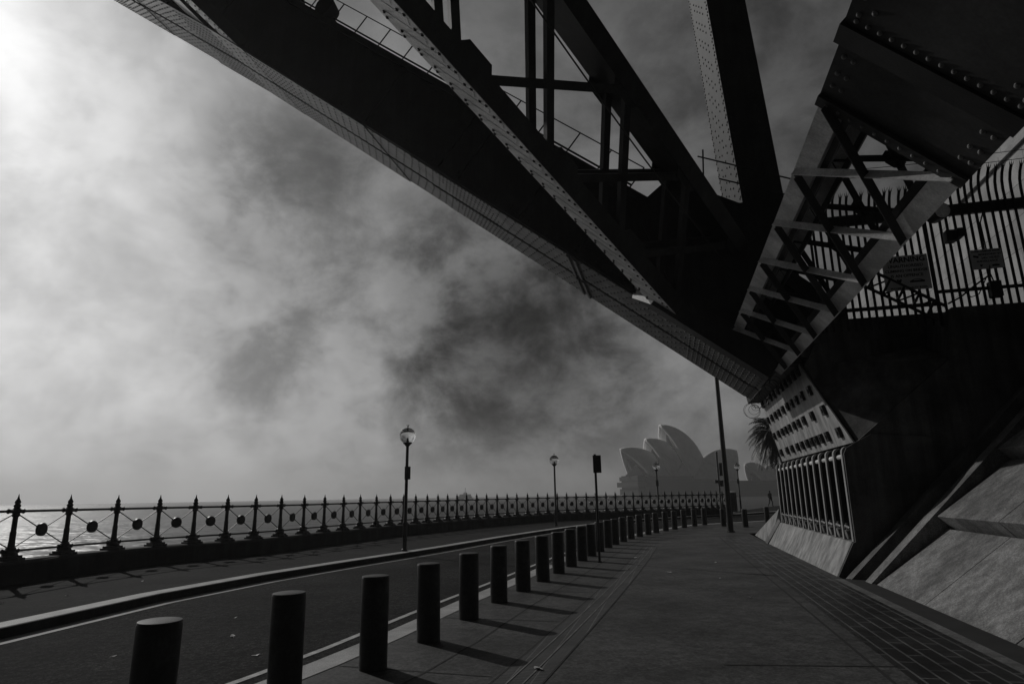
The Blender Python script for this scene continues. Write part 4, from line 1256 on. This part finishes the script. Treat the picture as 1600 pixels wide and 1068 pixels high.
# ------------------------------------------------------------------ boats
def ferry(x, y, L, label, two=True, yaw=0.0):
    t = thing('ferry', label, 'ferry', (x, y, -3))
    R2 = Matrix.Rotation(yaw, 3, 'Z')
    def B(mb): mb.v = [R2 @ p + V((x, y, -3)) for p in mb.v]; return mb
    w = L * .26
    hull = [(-L / 2, 0), (-L * .42, w / 2), (L * .42, w / 2), (L / 2, 0), (L * .42, -w / 2), (-L * .42, -w / 2)]
    B(MB().prism([V((a, b_, 0)) for a, b_ in hull], (0, 0, L * .09))).build('hull', 'boat_dark' if two else 'boat', t)
    B(MB().box((-L * .38, -w * .42, L * .09), (L * .38, w * .42, L * .17))).build('lower_cabin', 'boat', t)
    m2 = MB()
    for k in range(9):
        m2.box((-L * .34 + k * L * .076, -w * .43, L * .115), (-L * .34 + k * L * .076 + L * .05, w * .43, L * .15))
    B(m2).build('windows', 'boat_dark', t)
    if two:
        B(MB().box((-L * .3, -w * .38, L * .17), (L * .3, w * .38, L * .24))).build('upper_cabin', 'boat', t)
        B(MB().box((-L * .06, -w * .2, L * .24), (L * .06, w * .2, L * .31))).build('wheelhouse', 'boat', t)
        B(MB().tube([(0, 0, L * .31), (0, 0, L * .48)], L * .008, 6)).build('mast', 'boat_dark', t)
    else:
        B(MB().tube([(L * .1, 0, L * .17), (L * .1, 0, L * .32)], L * .012, 6)).build('mast', 'boat_dark', t)
    return t
ferry(-48, 640, 26, 'hazy ferry far out on the water left of the shell roofed building', True, 1.2)
ferry(57, 480, 16, 'small pale boat low on the water behind the railing, left of the podium', False, .3)
ferry(82, 540, 14, 'white launch moored against the harbour end of the podium', False, .1)

# ------------------------------------------------------------------ water and haze
w_ = MB(); S = 2400
w_.add([V((-S, -S, -3)), V((S, -S, -3)), V((S, S, -3)), V((-S, S, -3))], [(0, 1, 2, 3)])
o = w_.build('harbour_water', 'water'); o['kind'] = 'structure'
m, nt, b, out = new_mat('fog')
nt.nodes.remove(b)
pvn = N(nt, 'ShaderNodeVolumePrincipled')
pvn.inputs['Color'].default_value = grey(.95)
HAZE = .0005
pvn.inputs['Density'].default_value = HAZE
pvn.inputs['Anisotropy'].default_value = .45
nt.links.new(pvn.outputs[0], out.inputs['Volume'])
hz = MB().box((-2500, -2500, -5), (2500, 2500, 70)).build('haze', m)
hz['kind'] = 'stuff'

# ------------------------------------------------------------------ sun and sky
SUN = V((-.676 * .8704, .737 * .8704, .4924)).normalized()
sl = bpy.data.lights.new('sun', 'SUN'); sl.energy = 5.0; sl.angle = math.radians(.6); sl.color = (1, .985, .96)
so = bpy.data.objects.new('sun', sl); COL.objects.link(so)
so.rotation_euler = SUN.to_track_quat('Z', 'Y').to_euler(); so.location = (-30, 30, 40)

HOLES = [((-0.317, 0.925, 0.431), 0.978, 0.997, 0.6), ((-0.31, 0.97, 0.241), 0.978, 0.997, 0.5), ((-0.0, 0.975, 0.222), 0.962, 0.996, 1.0), ((-0.078, 0.948, 0.335), 0.984, 0.998, 0.8), ((0.049, 0.99, 0.158), 0.984, 0.998, 0.8), ((0.658, 0.865, 0.683), 0.9, 0.99, 0.3)]
WORLD_GAIN = 1.0
SKY_A, SKY_B, SKY_C, SKY_D = 1.05, 1.15, 1.1, .5
wd = bpy.data.worlds.new('World'); scene.world = wd; wd.use_nodes = True
nt = wd.node_tree
for n in list(nt.nodes): nt.nodes.remove(n)
wo = N(nt, 'ShaderNodeOutputWorld'); bg = N(nt, 'ShaderNodeBackground')
nt.links.new(bg.outputs[0], wo.inputs[0])
sky = N(nt, 'ShaderNodeTexSky', sky_type='NISHITA', sun_disc=False)
sky.sun_elevation = math.asin(SUN.z); sky.sun_rotation = math.atan2(SUN.x, SUN.y)
sky.air_density = 1.0; sky.dust_density = .4
bwn = N(nt, 'ShaderNodeRGBToBW'); nt.links.new(sky.outputs[0], bwn.inputs[0])
tc = N(nt, 'ShaderNodeTexCoord').outputs['Generated']
def wdot(v):
    n = N(nt, 'ShaderNodeVectorMath', operation='DOT_PRODUCT'); nt.links.new(tc, n.inputs[0]); n.inputs[1].default_value = v
    return n.outputs['Value']
def maprange(x, a, b_, c, d, smooth=True):
    n = N(nt, 'ShaderNodeMapRange', interpolation_type='SMOOTHSTEP' if smooth else 'LINEAR')
    nt.links.new(x, n.inputs[0])
    for i, v_ in enumerate((a, b_, c, d)): n.inputs[i + 1].default_value = v_
    return n.outputs[0]
g = wdot(SUN)
gp_ = mul(nt, g, 0.0, 'MAXIMUM')
g2 = mul(nt, wdot(V((-0.796, 0.849, 0.75)).normalized()), 0.0, 'MAXIMUM')   # the thin spot in the fog the sun burns through
glow = mul(nt, mul(nt, mul(nt, g2, 700.0, 'POWER'), SKY_C), mul(nt, mul(nt, g2, 75.0, 'POWER'), SKY_D), 'ADD')
broad = mul(nt, gp_, 3.0, 'POWER')
sc = N(nt, 'ShaderNodeVectorMath', operation='MULTIPLY'); nt.links.new(tc, sc.inputs[0]); sc.inputs[1].default_value = (1, 1, 1.25)
def wnoise(scale, detail, rough, dist, off):
    n = N(nt, 'ShaderNodeTexNoise')
    ad = N(nt, 'ShaderNodeVectorMath', operation='ADD'); nt.links.new(sc.outputs[0], ad.inputs[0]); ad.inputs[1].default_value = off
    nt.links.new(ad.outputs[0], n.inputs['Vector'])
    n.inputs['Scale'].default_value = scale; n.inputs['Detail'].default_value = detail; n.inputs['Roughness'].default_value = rough; n.inputs['Distortion'].default_value = dist
    return n.outputs['Fac']
n1 = wnoise(5.2, 9, .58, .3, (3.1, 1.7, .4))
n2 = wnoise(12.0, 7, .6, .25, (.3, 5.2, 2.2))
n3 = wnoise(30.0, 5, .6, .3, (7.3, .2, 1.2))
bill = mul(nt, mul(nt, mul(nt, n1, .58), mul(nt, n2, .32), 'ADD'), mul(nt, n3, .10), 'ADD')
bill = maprange(bill, .35, .62, 0.0, 1.0)
def hole(v, c0, c1):                           # openings of dark sky in the fog bank
    return maprange(wdot(V(v).normalized()), c0, c1, 0.0, 1.0)
hs_ = None
for v_, c0, c1, k_ in HOLES:
    h = mul(nt, hole(v_, c0, c1), k_); hs_ = h if hs_ is None else mul(nt, hs_, h, 'MAXIMUM')
# inside an opening the fog breaks up: bright tatters over dark sky
tat = mul(nt, mul(nt, bill, .62), -.1, 'ADD')
dark = mul(nt, hs_, mul(nt, mul(nt, tat, -1.0), 1.0, 'ADD'))
dark = mul(nt, mul(nt, dark, -1.0), 1.0, 'ADD')
core = maprange(wdot(V((-0.0, 0.976, 0.217)).normalized()), .986, .9992, 1.0, .55)   # the deepest opening
dark = mul(nt, dark, core)
z_ = wdot((0, 0, 1))
low_ = maprange(z_, .0, .2, 1.0, 0.0)          # fog lies thickest on the water
amp = maprange(g, .55, .95, .9, .5)          # the bank is thicker and smoother towards the sun
body = mul(nt, mul(nt, mul(nt, mul(nt, bill, -1.0), 1.0, 'ADD'), mul(nt, amp, -1.0)), 1.46, 'ADD')
body = mul(nt, body, dark)
body = mul(nt, body, mul(nt, mul(nt, low_, -.52), 1.0, 'ADD'))
front = maprange(wdot((0, 1, 0)), .28, .66, .035, 1.0)   # the bank lies over the harbour; sky behind darkened to cut fill light
front = mul(nt, front, maprange(z_, .60, .82, 1.0, .1))          # darkened overhead too, for less fill in the shadows
front = mul(nt, front, maprange(wdot((-1, 0, 0)), .66, .86, 1.0, .2))  # darkened to the left beyond the sun, also to cut fill
front = mul(nt, front, maprange(z_, .02, .42, .2, 0.0), 'MAXIMUM')      # low fog glow added round the unseen horizon as fill light
lum = mul(nt, mul(nt, mul(nt, broad, SKY_A), SKY_B, 'ADD'), front)
val = mul(nt, mul(nt, lum, body), glow, 'ADD')
val = mul(nt, val, WORLD_GAIN)
skyn = mul(nt, bwn.outputs[0], val)
nt.links.new(skyn, bg.inputs['Color'])
bg.inputs['Strength'].default_value = .094

# ------------------------------------------------------------------ camera
cam = bpy.data.cameras.new('camera'); co = bpy.data.objects.new('camera', cam); COL.objects.link(co)
cam.sensor_width = 36; cam.lens = 22.5; cam.clip_end = 8000; cam.clip_start = .05
pitch = math.atan(239 / 1000); roll = .017
r0 = V((1, 0, 0)); u0 = V((0, -math.sin(pitch), math.cos(pitch))); fw = V((0, math.cos(pitch), math.sin(pitch)))
r = r0 * math.cos(roll) - u0 * math.sin(roll); u = r0 * math.sin(roll) + u0 * math.cos(roll)
co.matrix_world = Matrix(((r.x, u.x, -fw.x, 0), (r.y, u.y, -fw.y, 0), (r.z, u.z, -fw.z, 1.66), (0, 0, 0, 1)))
scene.camera = co

for o in bpy.data.objects:
    if '_o' in o: del o['_o']
    if o.name.split('.')[0] in ('rivet_field', 'web_rivets', 'rivet_rows', 'rivets', 'tie_bars'): o['kind'] = 'stuff'
vs_ = scene.view_settings
scene.display_settings.display_device = 'sRGB'
vs_.view_transform = 'Standard'; vs_.look = 'None'; vs_.exposure = -1.85; vs_.gamma = 1; vs_.use_curve_mapping = False
scene.render.engine = 'CYCLES'
cy = scene.cycles
cy.use_denoising = True
cy.max_bounces = 6; cy.volume_bounces = 0; cy.transparent_max_bounces = 8
cy.sample_clamp_indirect = 4
